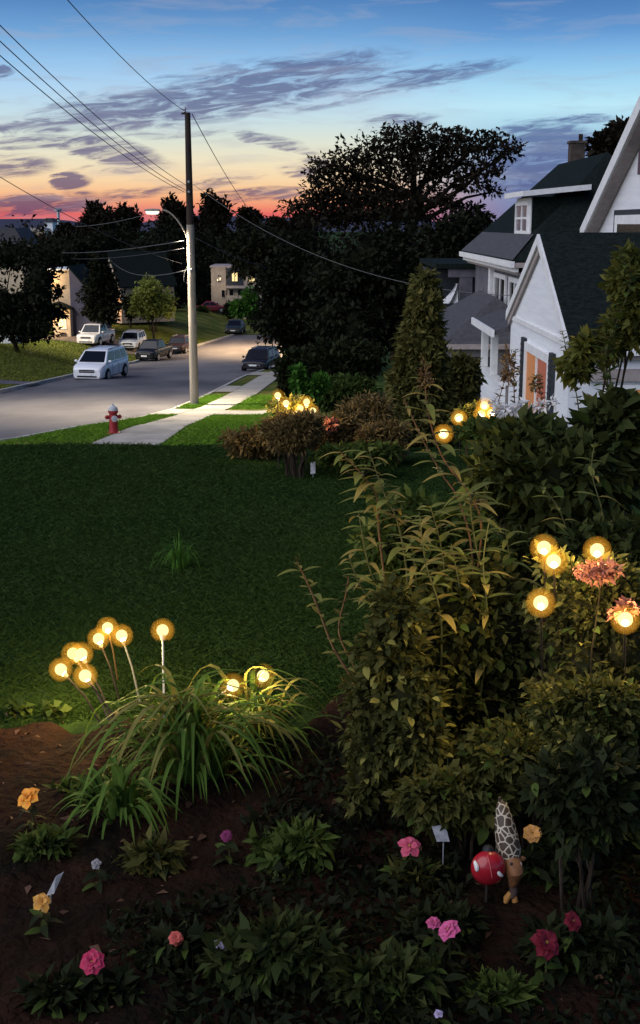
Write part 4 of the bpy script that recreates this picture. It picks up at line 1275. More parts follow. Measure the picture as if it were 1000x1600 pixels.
def hydrant():
    p = gz(178, 677, 20); p.y = 34.8; p = Vector((at(178, 677, 34.8).x, 34.8, 0)); p.z = T(p.x, p.y)
    t = thing('fire_hydrant', 'red fire hydrant with a silver cap on the grass by the road', 'hydrant', p, R(20))
    MB().lathe([(.19, 0), (.19, .06), (.14, .07), (.125, .12), (.12, .62), (.15, .63), (.15, .67), (.12, .68)], seg=18).obj('barrel', m_red, t)
    MB().lathe([(.12, .682), (.14, .69), (.13, .76), (.08, .81), (.035, .83), (.03, .88), (.005, .885)], seg=18).obj('cap', m_cap, t)
    for sg in (1, -1): MB().lathe([(.05, sg * .10), (.05, sg * .17), (.065, sg * .172), (.065, sg * .21), (.03, sg * .215), (.03, sg * .24)], (0, 0, .5), 12, 'x').obj('outlet', m_red, t)
    MB().lathe([(.075, -.10), (.075, -.16), (.09, -.162), (.09, -.20), (.03, -.205), (.03, -.235)], (0, 0, .47), 14, 'y').obj('outlet', m_cap, t)
hydrant()

# ------------------------------------------------------------------ middle-distance planting
m_rust = leafmat('rusty_perennial', (.085, .058, .022), (.21, .15, .06), .25)
m_rose = leafmat('dusky_pink_bloom', (.26, .09, .08), (.40, .18, .14), .3)
m_mid = leafmat('mid_green_leaves', (.024, .050, .010), (.085, .115, .026), .28)
m_yel = leafmat('yellow_lamplit_leaves', (.085, .095, .020), (.36, .32, .085), .3)  # yellow-green leaves, brightened to put the lamplight into their colour
m_olive = leafmat('olive_leaves', (.036, .044, .012), (.13, .115, .034), .28)
m_whitefl = leafmat('white_petals', (.62, .64, .68), (.75, .76, .78), .3)
m_brownsp = leafmat('brown_spike', (.085, .048, .022), (.18, .11, .05), .2)

# vine-clad column
blb = []
for i in range(16):
    t_ = i / 15.
    blb.append((668 - 18 * t_ ** .7 + rnd.uniform(-4, 4) - 14 * max(0, t_ - .75) * 4, 446 + 245 * t_, 17 + 46 * t_ ** 1.15 * (1 if t_ < .8 else 1.2), 20))
shrub('vine_column', 'tall tapering evergreen covered in olive vine beside the garage', 650, 570, 60, 140, 15.5, m_cypr, 16000, .10, blobs=blb, cat='shrub', stems=2, kshell=.7, rough=.2, aspect=.5, coremat=m_coreolive, core_k=.8)
# hedge and bushes beyond the bed
shrub('bush', 'large dark green rounded bush in front of the dense black trees', 520, 572, 85, 45, 38, m_dark2, 6500, .2, coremat=m_core)
shrub('bush', 'dark bush at the left of the hedge beside the pavement', 455, 590, 22, 50, 36, m_dark2, 2600, .18)
shrub('hedge', 'green bush with pale leaf tips behind the far solar lights', 530, 612, 60, 26, 24, m_mid, 5200, .12)
shrub('bush', 'bright green upright bush behind the far solar lights', 470, 600, 15, 34, 22, m_bright, 1500, .12, blobs=[(467, 592, 9, 16), (470, 610, 11, 14), (488, 612, 12, 14), (500, 600, 12, 12), (466, 580, 6, 8)], core=False)
shrub('bush', 'dark brown-green bush between the vine column and the cottage porch', 712, 610, 36, 62, 17, m_olive, 6500, .11, coremat=m_core)
shrub('bush', 'bright green bush beside the apartment block', 385, 478, 20, 26, 150, m_bright, 1600, .5, blobs=[(392, 468, 12, 18), (375, 482, 14, 12), (395, 488, 12, 10)])
shrub('bush', 'dark rounded bush at the corner of the apartment block', 360, 484, 10, 12, 154, m_dark2, 900, .4)
shrub('bush', 'small green bushes left of the apartment block', 316, 492, 10, 8, 156, m_mid, 600, .4)
shrub('bush', 'dark shrubbery added to shade the side wall of the beige gabled house', 240, 474, 42, 22, 123.5, m_dark2, 2400, .35)  # put in to darken the evenly lit side wall
shrub('bush', 'dark green bush beside the beige gable', 203, 478, 10, 20, 123, m_dark2, 1200, .35)
# rusty bed mounds
rust = [(400, 690, 55, 22, 13.2, 'low rusty perennial mound at the left end of the far bed'), (455, 672, 50, 30, 12.3, 'rusty perennial mound under the far solar lights'),
        (520, 675, 50, 28, 13.4, 'tawny perennial mound in the middle of the far bed'), (570, 650, 45, 36, 13.8, 'tall tawny perennial beside the vine column'),
        (600, 690, 40, 36, 13.0, 'brown perennial clump at the foot of the vine column')]
for (x, y, rx, ry, Y, lb) in rust:
    shrub('perennial_mound', lb, x, y, rx, ry, Y, m_rust, 3600, .075, 'rusty perennials in the far bed', 'plant', coremat=m_coreolive, aspect=.3, kshell=.5, rough=.35)
shrub('flowering_perennial', 'small dusky pink blooms in the middle of the far bed', 512, 664, 16, 7, 12.9, m_rose, 260, .06, cat='flowers', core=False)
shrub('perennial_mound', 'feathery tawny perennial hiding the stakes of the far solar lights', 468, 674, 40, 30, 12.2, m_rust, 3000, .06, 'rusty perennials in the far bed', 'plant', coremat=m_coreolive, aspect=.3, kshell=.4, rough=.4)
shrub('perennial_mound', 'green edging plants along the front of the rusty bed', 560, 712, 70, 18, 12.2, m_mid, 2500, .08, None, 'plant')

# ------------------------------------------------------------------ solar lights
def ico(r, name, m):
    return MB().ball((0, 0, 0), r, 16, 10).mesh(name, m)
me_globe = ico(.030, 'globe', m_globe)
me_halo = MB().ball((0, 0, 0), .062, 28, 18).mesh('glow_halo', m_halo)  # stands for the halo of light round a globe
m_stake = mat('dark_metal_stake', (.03, .024, .022), .5, (.06, .045, .04), scale=8)
def solar(label, gx, gy, Y, bx, by, s=1.0, power=3.2, col=(1, .76, .34), stake_m=None):
    g_ = at(gx, gy, Y)
    b = gz(bx, by, 3)
    if Y > 9 or by is None: b = Vector((g_.x + (bx - gx) * Y / F, Y + .05, T(g_.x, Y)))
    t = thing('solar_light', label, 'solar light', b, 0, 'globe solar lights on stakes')
    v = g_ - b
    mid = v * .5 + Vector((0, 0, .02))
    MB().tube([(0, 0, -.05), mid, v - v.normalized() * .035 * s], [.006 * s, .005 * s, .0045 * s], 6).obj('stake', stake_m or m_stake, t)
    nrm = v.normalized()
    MB().tube([v - nrm * .05 * s, v - nrm * .026 * s], [.010 * s, .016 * s], 8).obj('collar', m_steel, t)
    o = link('globe', me_globe, t, v); o.scale = (s,) * 3
    o2 = link('glow_halo', me_halo, t, v); o2.scale = (s,) * 3
    l = bpy.data.lights.new('globe_light', 'POINT'); l.energy = power; l.color = col; l.shadow_soft_size = .004
    lo = bpy.data.objects.new('globe_light', l); COL.objects.link(lo); lo.parent = t; lo.location = v
    return t
m_bronze = mat('bronze_stake', (.16, .10, .05), .5)
near = [('leftmost and lowest globe of the left cluster of solar lights', 95, 1046, 5.75, 170, 1140, None),
        ('left one of the two touching globes in the left cluster', 114, 1021, 5.95, 185, 1145, None),
        ('right one of the two touching globes in the left cluster', 127, 1022, 5.7, 190, 1150, None),
        ('lower right globe of the left cluster of solar lights', 133, 1056, 5.5, 215, 1180, None),
        ('left globe of the three in the middle of the cluster', 154, 998, 6.1, 190, 1095, None),
        ('highest globe of the cluster on a bronze stake', 168, 981, 6.2, 185, 1060, m_bronze),
        ('right globe of the three in the middle of the cluster', 190, 993, 6.0, 222, 1100, m_steel),
        ('solitary globe on an upright stake above the grassy clump', 254, 985, 5.75, 258, 1190, m_steel),
        ('globe on a slanting stake over the right of the grassy clump', 364, 1071, 5.45, 270, 1150, m_steel),
        ('globe nestled in the blade tips at the right of the grassy clump', 411, 1056, 5.6, 380, 1150, None)]
for lb, gx, gy, Y, bx, by, sm_ in near: solar(lb, gx, gy, Y, bx, by, 1.0, 22.0 if gx < 300 else 12.0, stake_m=sm_)
for lb, gx, gy, Y, bx, by in [('upper of the two neighbouring globes in the right shrub', 850, 856, 4.75, 860, 1150), ('lower of the two neighbouring globes in the right shrub', 865, 877, 4.62, 875, 1150),
                              ('highest right globe beside the orange flowers', 933, 860, 4.7, 930, 1150), ('globe low on the left of the right shrub', 845, 942, 4.45, 850, 1200),
                              ('globe with a pink bloom behind it at the right edge', 977, 968, 4.4, 970, 1200)]:
    solar(lb, gx, gy, Y, bx, by, .95, 19.0)
for i, (lb, gx, gy) in enumerate([('leftmost amber globe in front of the cottage porch', 717, 653), ('upper amber globe beside the white blossoms', 757, 634),
                   ('lower left amber globe beside the white blossoms', 752, 648), ('lower right amber globe beside the white blossoms', 768, 646), ('single pale globe on a leafy stem below the vine column', 693, 678)]):
    Y = 8.4 if i < 4 else 6.5
    solar(lb, gx, gy, Y, gx + 4, 760, 1.0 if i < 4 else .9, 20.0)
for lb, gx, gy in [('largest upper left globe in the far bed', 434, 618), ('small globe just below the largest in the far bed', 447, 630), ('upper right globe in the far bed', 479, 628),
                   ('middle left globe in the far bed', 469, 638), ('lowest left globe in the far bed', 463, 647), ('lowest middle globe in the far bed', 474, 648), ('rightmost globe in the far bed', 489, 642)]:
    solar(lb, gx, gy, 12.6, gx, 690, 1.15, 12.0, stake_m=m_stake)

# ------------------------------------------------------------------ strap-leaved clump (near left)
m_strap = leafmat('strap_leaf', (.045, .105, .018), (.13, .20, .036), .3)
m_strapy = leafmat('strap_leaf_yellow', (.13, .14, .035), (.22, .20, .06), .3)
def strap_mesh(L, W, rise, drop, m, n=9):
    """arching blade along +Y"""
    V = []; Fs = []
    for i in range(n + 1):
        t = i / n
        y = L * (t * .85 - .12 * t * t); z = rise * 4 * t * (1 - t * (.55 + .45 * drop)) * .6
        w = W * .5 * (1 - t) ** .55 * (.6 + 1.1 * min(t * 3, 1) * .4)
        V += [(-w, y, z + w * .5), (0, y, z), (w, y, z + w * .5)]
    for i in range(n):
        a = i * 3; Fs += [(a, a + 1, a + 4, a + 3), (a + 1, a + 2, a + 5, a + 4)]
    me = np_mesh('strap_leaf', np.array(V), np.array(Fs), m, np.full(len(V), rnd.random() * .6))
    me.polygons.foreach_set('use_smooth', [True] * len(Fs))
    return me
def strap_clump(label, px, py, n, Lm, spread=1.0, name='daylily_clump', mats=(m_strap,), W=.034, group=None, cat='plant', squash=1.0, Y=None, lift=.0):
    b = gz(px, py, 2.5) if Y is None else Vector((at(px, py, Y).x, Y, T(at(px, py, Y).x, Y)))
    t = thing(name, label, cat, b, 0, group)
    var = [strap_mesh(1.0, W / Lm * rnd.uniform(.8, 1.2), rnd.uniform(.45, 1.0), rnd.uniform(.7, 1.15), rnd.choice(mats)) for _ in range(16)]
    for i in range(n):
        a = rnd.uniform(0, 2 * math.pi)
        r = rnd.uniform(0, .11) * Lm / .6
        s = Lm * rnd.uniform(.55, 1.1)
        tilt = rnd.choice([rnd.uniform(-.1, .35), rnd.uniform(.3, 1.1), rnd.uniform(.1, .8)])
        o = link('leaf', rnd.choice(var), t)
        o.matrix_local = Matrix.Translation((math.cos(a + math.pi / 2) * r * 1.4, math.sin(a + math.pi / 2) * r, lift)) @ Matrix.Rotation(a + rnd.uniform(-.4, .4), 4, 'Z') @ Matrix.Rotation(tilt, 4, 'X') @ Matrix.Diagonal((s, s, s * rnd.uniform(.7, 1.1), 1))
    return t
strap_clump('large arching strap-leaved clump among the left solar lights', 300, 1225, 210, .66, mats=(m_strap, m_strap, m_strap, m_strapy))
strap_clump('second strap-leaved clump leaning right of the large one', 395, 1175, 110, .55, mats=(m_strap, m_strap, m_strapy))
strap_clump('tuft of longer grass standing on the dark lawn', 280, 888, 80, .30, name='grass_tuft', W=.010, cat='grass tuft', mats=(m_bright,))
strap_clump('low strap-leaved plant at the left front below the big clump', 190, 1290, 60, .42, mats=(m_strap,))

# ------------------------------------------------------------------ tall leafy stems
m_lance = leafmat('lance_leaf', (.11, .135, .028), (.27, .27, .07), .3)
m_lanceb = leafmat('lance_leaf_bronze', (.24, .18, .045), (.36, .28, .08), .3)
m_stemred = mat('russet_stem', (.12, .05, .025), .6, (.18, .09, .04), scale=8)
m_stemgr = mat('green_stem', (.05, .06, .02), .6, (.09, .09, .03), scale=8)
lance = [leaf_mesh('lance_leaf', .15, .042, m_lance, rnd.uniform(.1, .6), .25, 7) for _ in range(6)] + [leaf_mesh('lance_leaf', .15, .036, m_lanceb, rnd.uniform(.3, .7), .25, 7) for _ in range(3)]
ovate = [leaf_mesh('ovate_leaf', .06, .032, m_olive, rnd.uniform(.0, .5), .2, 4) for _ in range(5)]
ovateb = [leaf_mesh('ovate_leaf', .06, .026, m_brownsp, rnd.uniform(.0, .5), .2, 4) for _ in range(4)]
ovatey = [leaf_mesh('ovate_leaf', .06, .030, m_yel, rnd.uniform(.0, .5), .2, 4) for _ in range(5)]
ovateg = [leaf_mesh('ovate_leaf', .07, .036, m_mid, rnd.uniform(.0, .5), .2, 4) for _ in range(5)]
def stem_plant(label, pts, Y0, leafs, leafset, s=1.0, pairs=8, start=.25, head=None, m=None, name='tall_perennial', r=.006, droop=.1, group=None, whorl=2, cat='plant'):
    """pts: pixels from base to tip; Y0: distance"""
    Ys = Y0 if isinstance(Y0, (list, tuple)) else [Y0] * len(pts)
    P = [at(x, y, Y) for (x, y), Y in zip(pts, Ys)]
    g0 = T(P[0].x, P[0].y)
    b = Vector((P[0].x, P[0].y, g0))
    t = thing(name, label, cat, b, 0, group)
    Q = [p - b for p in P]
    if Q[0].z > .04: Q = [Vector((Q[0].x * .5, 0, 0))] + Q
    # resample smooth
    C = []
    for i in range(len(Q) - 1):
        p0 = Q[max(i - 1, 0)]; p1 = Q[i]; p2 = Q[i + 1]; p3 = Q[min(i + 2, len(Q) - 1)]
        for k in range(5):
            u = k / 5
            C.append(.5 * ((2 * p1) + (p2 - p0) * u + (2 * p0 - 5 * p1 + 4 * p2 - p3) * u * u + (3 * p1 - p0 - 3 * p2 + p3) * u ** 3))
    C.append(Q[-1])
    n = len(C)
    MB().tube(C, [r * (1 - .65 * i / (n - 1)) for i in range(n)], 6).obj('stem', m or m_stemgr, t)
    ang = rnd.uniform(0, 3)
    pairs = int(pairs * 1.45)
    for i in range(pairs):
        f = start + (1 - start) * (i + .3) / pairs
        j = min(int(f * (n - 1)), n - 2); fr = f * (n - 1) - j
        p = C[j].lerp(C[j + 1], fr); ax = (C[j + 1] - C[j]).normalized()
        for k in range(whorl):
            a = ang + k * 2 * math.pi / whorl + rnd.uniform(-.3, .3)
            d_ = Vector((math.cos(a), math.sin(a) * .8, 0)) + ax * rnd.uniform(.0, .55) + Vector((0, 0, -droop))
            o = link('leaf', rnd.choice(leafset), t)
            place_leaf(o, p, d_, s * 1.12 * rnd.uniform(.7, 1.2) * (1 - .45 * f ** 3), 0)
        ang += math.pi / 2 if whorl == 2 else .6
    if head:
        hm, hs, cnt = head
        P2, dd = blob_points([(0, 0, 0, hs * .6, hs * .6, hs * 1.3)], cnt, .1, .3)
        P2 = P2 + np.array(C[-1])
        V, Qd = leaf_quads(P2, dd + NP.normal(size=dd.shape) * .3, np.full(cnt, hs * .55), np.full(cnt, hs * .22))
        o = link('seed_head', np_mesh('seed_head', V, Qd, hm, np.repeat(NP.rand(cnt), 4)), t); o['kind'] = 'stuff'
    return t
stem_plant('tallest russet stem with a brown flower head reaching in front of the vine column', [(690, 1230), (735, 960), (752, 830), (735, 775), (690, 712), (668, 640), (664, 588)], 5.4, 0, lance, 1.0, 11, .42, (m_brownsp, .045, 90), m_stemred, group='tall leafy stems')
stem_plant('leafy stem with an upturned fork of leaves left of the tallest russet stem', [(640, 1240), (610, 980), (592, 830), (588, 775), (560, 735), (530, 705)], 5.5, 0, lance, 1.0, 10, .42, None, m_stemred, group='tall leafy stems')
stem_plant('second branch of leaves between the fork and the tallest stem', [(640, 1240), (640, 960), (625, 830), (600, 770), (575, 700)], 5.45, 0, lance, .95, 9, .42, None, m_stemgr, group='tall leafy stems')
stem_plant('leafy stem in the middle of the tall clump with long horizontal leaves', [(700, 1240), (700, 980), (690, 860), (672, 790)], 5.2, 0, lance, 1.05, 11, .35, None, m_stemgr, group='tall leafy stems')
stem_plant('leafy stem leaning right with pale leaves towards the white cottage', [(760, 1240), (770, 980), (745, 860), (735, 790), (742, 770)], 5.3, 0, lance, 1.05, 11, .35, None, m_stemgr, group='tall leafy stems')
stem_plant('thin stem ending in a round bud next to the pale solar globe', [(740, 1200), (740, 900), (720, 790), (690, 740), (662, 690), (634, 630)], 5.6, 0, lance, .8, 5, .6, (m_brownsp, .018, 30), m_stemred, group='tall leafy stems')
stem_plant('short leafy stem low in the front of the tall clump', [(600, 1200), (590, 980), (560, 910), (545, 870)], 5.0, 0, lance, .7, 9, .3, None, m_stemgr, group='tall leafy stems')
stem_plant('dark leafy stem right of the tall clump', [(800, 1230), (810, 1000), (800, 900), (790, 830)], 5.4, 0, lance, .9, 9, .3, None, m_stemgr, group='tall leafy stems')
stem_plant('dense leafy stem in the centre of the tall clump', [(660, 1240), (655, 1000), (650, 900), (640, 840)], 5.3, 0, lance, .85, 12, .2, None, m_stemgr, group='tall leafy stems')
stem_plant('leafy stem bending over the top of the dark shrub', [(720, 1240), (735, 1050), (720, 930), (705, 850)], 5.1, 0, lance, .85, 10, .2, None, m_stemgr, group='tall leafy stems')
stem_plant('bare orange-brown stem with a curled bud and toothed leaves left of the shrubs', [(570, 1230), (560, 1090), (520, 1010), (497, 950), (480, 910), (464, 878)], 4.9, 0, ovatey + lance[:2], .9, 8, .4, (m_olive, .022, 50), m_stemred, r=.007)
stem_plant('slender twig with a few dull leaves right of the bare orange stem', [(585, 1180), (560, 1060), (530, 990), (540, 930), (545, 900)], 5.0, 0, ovate + lance[:1], .8, 7, .35, None, m_stemred)
stem_plant('brown flowering spike in front of the cottage window left side', [(772, 760), (778, 680), (776, 640), (795, 575)], 7.6, 0, ovateb, 1.0, 16, .15, (m_brownsp, .07, 160), m_stemred, name='flower_spike', whorl=4)
stem_plant('tall thin leafy spike against the white cottage wall', [(800, 760), (806, 680), (803, 600), (806, 545)], 7.8, 0, ovateb + ovate, .85, 20, .2, None, m_stemred, name='flower_spike', whorl=3)
stem_plant('curving leafy spike against the right of the cottage wall', [(900, 760), (905, 650), (890, 570), (878, 516)], 7.8, 0, ovate, .95, 18, .2, None, m_stemgr, name='flower_spike', whorl=3)
stem_plant('brown branching flower spike below the lit cottage window', [(850, 760), (850, 680), (846, 620), (838, 598)], 7.6, 0, ovateb, .9, 10, .2, (m_rust, .05, 140), m_stemred, name='flower_spike', whorl=4)
stem_plant('thin bare green stem rising in the dark at the right', [(935, 900), (945, 820), (925, 740), (930, 690)], 6.0, 0, lance, .9, 4, .5, None, m_stemgr)
stem_plant('pale forked stem below the large dark leaves at the right', [(900, 880), (890, 840), (870, 790), (845, 760)], 6.0, 0, lance, .8, 4, .5, None, m_stemgr)
# climbing vine at the right edge
stem_plant('olive climbing vine rising at the right edge in front of the cottage roof', [(950, 760), (955, 640), (945, 560), (965, 500), (985, 440), (968, 396)], 7.2, 0, ovateg + ovate, 1.3, 28, .1, None, m_stemgr, name='climbing_vine', whorl=4)
shrub('climbing_vine', 'leafy mass of the vine at the right edge against the dark roof', 975, 470, 30, 70, 7.5, m_vine, 2300, .07, blobs=[(985, 415, 18, 22), (975, 440, 20, 24), (992, 470, 26, 30), (960, 510, 16, 20), (950, 545, 14, 18), (990, 520, 14, 22), (915, 545, 14, 20), (900, 575, 22, 20)], core=False, cat='vine', stems=6)

# ------------------------------------------------------------------ near shrubs
def bl(cx, cy, rx, ry, n=7):
    out = []
    for i in range(n):
        w = i * 2.399; rr = math.sqrt((i + .5) / n) * .62
        out.append((cx + math.cos(w) * rr * rx, cy + math.sin(w) * rr * ry, rx * .5, ry * .45))
    return out
big = [leaf_mesh('broad_leaf', .16, .085, m_bank, rnd.uniform(.1, .5), .15, 6) for _ in range(4)] + [leaf_mesh('broad_leaf', .15, .07, m_mid, rnd.uniform(.1, .5), .2, 6) for _ in range(3)]
shrub('leafy_shrub', 'dark mass of broad leaves between tall stems and cottage', 850, 735, 120, 80, 6.6, m_bank, 3600, .10, leafn=120, leafmesh=big, leafs=.9, blobs=bl(850, 745, 125, 85, 9), core_k=.7)
shrub('leafy_shrub', 'dark leafy shrub at the right edge below the vine', 960, 700, 60, 90, 6.9, m_bank, 2600, .10, leafn=60, leafmesh=big, leafs=1.0, core_k=.7)
shrub('leafy_shrub', 'shadowed shrub behind the leaves of the tall stems', 670, 850, 120, 90, 5.9, m_mid, 5200, .06, leafn=110, leafmesh=lance, leafs=.6, blobs=bl(670, 860, 120, 90, 9), core_k=.7)
shrub('leafy_shrub', 'broad dark shrub in the middle of the garden bed', 740, 1030, 120, 150, 5.2, m_deep, 7000, .05, leafn=290, leafmesh=ovateg + ovate + ovatey[:1], leafs=.95, blobs=bl(735, 1030, 120, 160, 12), core_k=.72)
shrub('leafy_shrub', 'yellow-green small-leaved shrub at the left of the garden mass', 610, 1110, 75, 170, 4.75, m_deep, 4200, .045, leafn=295, leafmesh=ovatey + ovatey + ovate, leafs=.95, blobs=[(620, 960, 40, 50), (610, 1020, 55, 50), (575, 1090, 45, 45), (640, 1090, 55, 50), (580, 1160, 45, 45), (650, 1150, 55, 45), (570, 1215, 30, 40), (630, 1215, 45, 40), (560, 1250, 20, 25)], core_k=.6, coremat=m_coreolive)
shrub('flowering_shrub', 'lamplit small-leaved shrub glowing around the right solar lights', 920, 1000, 100, 140, 4.8, m_olive, 6500, .04, leafn=290, leafmesh=ovatey + ovate + ovateg, leafs=.75, blobs=bl(930, 990, 95, 120, 12) + [(870, 1090, 50, 40), (950, 1110, 60, 40)], core_k=.68, coremat=m_coreolive)
shrub('leafy_shrub', 'low shrub of small pale leaves under the lamplit shrub', 830, 1170, 110, 60, 4.55, m_deep, 4200, .045, leafn=220, leafmesh=ovatey + ovateg, leafs=.8, core_k=.65)
shrub('leafy_shrub', 'dark drooping shrub above the giraffe ornament', 720, 1245, 110, 45, 4.5, m_deep, 3000, .055, leafn=130, leafmesh=ovate + ovateg, leafs=1.1, core_k=.6, grav=.3)
shrub('flower_cluster', 'orange and mauve blossoms beside the highest right globe', 935, 893, 42, 15, 4.55, m_rose, 330, .03, cat='flowers', core=False)
shrub('flower_cluster', 'pink bloom behind the globe at the right edge', 975, 955, 18, 12, 4.5, m_rose, 160, .04, cat='flowers', core=False)
shrub('flower_cluster', 'white blossoms in front of the cottage', 808, 640, 45, 12, 7.3, m_whitefl, 330, .035, cat='flowers', core=False, blobs=[(788, 643, 16, 8), (806, 640, 12, 8), (845, 634, 8, 6), (822, 634, 8, 8), (862, 628, 6, 7), (775, 630, 6, 6)])
shrub('leafy_shrub', 'green leafy shrub below the white blossoms', 800, 680, 80, 30, 7.4, m_mid, 3000, .07, core_k=.6)
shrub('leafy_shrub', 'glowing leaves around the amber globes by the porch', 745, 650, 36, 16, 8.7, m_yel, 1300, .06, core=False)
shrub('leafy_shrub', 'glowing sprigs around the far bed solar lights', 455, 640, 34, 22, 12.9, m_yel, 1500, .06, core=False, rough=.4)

# ------------------------------------------------------------------ low plants along the front
shrub('leafy_shrub', 'black shadowed shrub filling the right edge below the lamplit shrub', 935, 1190, 100, 70, 4.9, m_dark2, 2600, .06, leafn=60, leafmesh=ovateg, leafs=1.0, core_k=.8)
shrub('leafy_shrub', 'shadowed undergrowth behind the lamplit shrub', 960, 860, 90, 60, 5.9, m_bank, 2200, .07, core_k=.8)
shrub('leafy_shrub', 'small-leaved shrub at the front of the lamplit clump hiding its stakes', 915, 1120, 95, 75, 4.2, m_deep, 3600, .04, stems=1, leafn=240, leafmesh=ovatey + ovateg, leafs=.7, core_k=.6)
shrub('leafy_shrub', 'dark filler shrub behind the two neighbouring right globes', 810, 880, 60, 50, 5.9, m_bank, 1800, .06, leafn=60, leafmesh=ovateg, leafs=.9, core_k=.8)
shrub('leafy_shrub', 'black shadowed shrub below the small-leaved shrub at the right', 920, 1235, 95, 85, 4.0, m_dark2, 3200, .055, leafn=90, leafmesh=ovateg, leafs=.8, core_k=.8)
stem_plant('leafy stem at the left front of the tall clump below the forked stem', [(620, 1200), (605, 980), (575, 880), (560, 800)], 5.15, 0, lance, .9, 10, .25, None, m_stemgr, group='tall leafy stems')
stem_plant('leafy stem with drooping leaves in front of the tall clump centre', [(680, 1200), (690, 980), (665, 880), (655, 800)], 5.0, 0, lance, .9, 10, .25, None, m_stemgr, group='tall leafy stems')
stem_plant('leafy stem at the right front of the tall clump', [(740, 1200), (760, 980), (755, 880), (765, 810)], 5.05, 0, lance, .85, 10, .25, None, m_stemgr, group='tall leafy stems')
def reg_cover(n):
    Y = 2.2 + 3.3 * NP.rand(n); X = (-.30 + .62 * NP.rand(n)) * Y
    k = X > -.42 + .25 * np.sin(Y * 3) + .15 * np.sin(Y * 7.7)
    k |= (Y < 3.5) & (X > -.5)
    gp = at(790, 1385, 4.3)
    k &= ~((np.abs(X - gp.x) < .17) & (Y > 3.4) & (Y < 4.75))
    return X[k], Y[k]
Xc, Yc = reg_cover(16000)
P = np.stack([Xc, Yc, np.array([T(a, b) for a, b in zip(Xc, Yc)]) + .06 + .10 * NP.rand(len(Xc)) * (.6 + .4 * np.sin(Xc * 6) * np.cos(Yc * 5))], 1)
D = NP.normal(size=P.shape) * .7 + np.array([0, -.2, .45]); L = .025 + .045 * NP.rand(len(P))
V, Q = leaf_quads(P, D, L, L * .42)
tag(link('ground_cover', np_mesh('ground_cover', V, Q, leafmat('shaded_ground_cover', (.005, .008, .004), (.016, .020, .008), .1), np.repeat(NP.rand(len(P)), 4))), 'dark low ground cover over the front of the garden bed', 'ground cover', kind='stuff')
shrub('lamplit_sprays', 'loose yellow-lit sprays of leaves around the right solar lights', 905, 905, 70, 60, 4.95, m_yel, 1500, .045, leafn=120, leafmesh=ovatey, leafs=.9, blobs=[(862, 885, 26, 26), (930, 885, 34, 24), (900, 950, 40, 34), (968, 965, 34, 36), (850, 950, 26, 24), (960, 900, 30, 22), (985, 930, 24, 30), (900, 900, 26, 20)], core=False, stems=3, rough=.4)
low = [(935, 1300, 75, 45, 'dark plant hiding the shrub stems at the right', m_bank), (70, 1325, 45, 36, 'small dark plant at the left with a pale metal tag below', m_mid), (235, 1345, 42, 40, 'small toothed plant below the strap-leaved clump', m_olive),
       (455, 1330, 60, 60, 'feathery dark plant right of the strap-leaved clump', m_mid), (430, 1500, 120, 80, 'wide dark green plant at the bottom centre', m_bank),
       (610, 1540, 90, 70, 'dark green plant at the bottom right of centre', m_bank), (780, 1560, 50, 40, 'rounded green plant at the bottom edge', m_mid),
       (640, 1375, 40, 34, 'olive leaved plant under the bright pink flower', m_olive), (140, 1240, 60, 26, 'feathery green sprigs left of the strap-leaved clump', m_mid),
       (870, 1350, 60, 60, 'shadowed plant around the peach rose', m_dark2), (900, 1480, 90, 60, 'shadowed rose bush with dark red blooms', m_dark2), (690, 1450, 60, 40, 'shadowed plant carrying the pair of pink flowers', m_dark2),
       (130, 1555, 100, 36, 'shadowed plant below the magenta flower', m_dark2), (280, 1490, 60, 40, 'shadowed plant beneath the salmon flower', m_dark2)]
brd = [leaf_mesh('broad_leaf', .10, .040, m_dark2, rnd.uniform(.2, .6), .2, 5) for _ in range(3)] + [leaf_mesh('broad_leaf', .10, .036, m_mid, rnd.uniform(.2, .6), .2, 5) for _ in range(2)]
for (x, y, rx, ry, lb, m) in low:
    g0 = gz(x, y + ry * .7, 2.2)
    shrub('low_plant', lb, x, y, rx, ry * .8, g0.y, m, int(260 + rx * ry * .12), .07, 'low plants in the garden bed', 'plant', leafn=110, leafmesh=brd if m is m_dark2 else brd + ovateg, leafs=.66, core=True, core_k=.42, aspect=.4, kshell=.2, rough=.4)
for (x, y, lb) in [(25, 1110, 'small round-leaved seedling at the left edge of the lawn'), (84, 1112, 'small round-leaved seedling below the left globes')]:
    g0 = gz(x, y + 10, 3)
    shrub('seedling', lb, x, y, 16, 10, g0.y, m_mid, 60, .05, None, 'plant', core=False, aspect=.9)

# mulch chips and fallen leaves
m_chip = leafmat('bark_chips', (.035, .016, .010), (.16, .09, .06), 0)
n = 800
X = -2.4 + 4.6 * NP.rand(n); Y = 2.6 + 3.3 * NP.rand(n)
P = np.stack([X, Y, np.array([T(a, b) for a, b in zip(X, Y)]) + .062], 1)
D = NP.normal(size=(n, 3)) * np.array([1, 1, .15])
L = .02 + .05 * NP.rand(n) ** 2
V, Q = leaf_quads(P, D, L, L * .5)
tag(link('bark_mulch', np_mesh('bark_mulch', V, Q, m_chip, np.repeat(NP.rand(n) ** 2, 4))), 'brown bark chips scattered on the dark soil', 'mulch', kind='stuff')

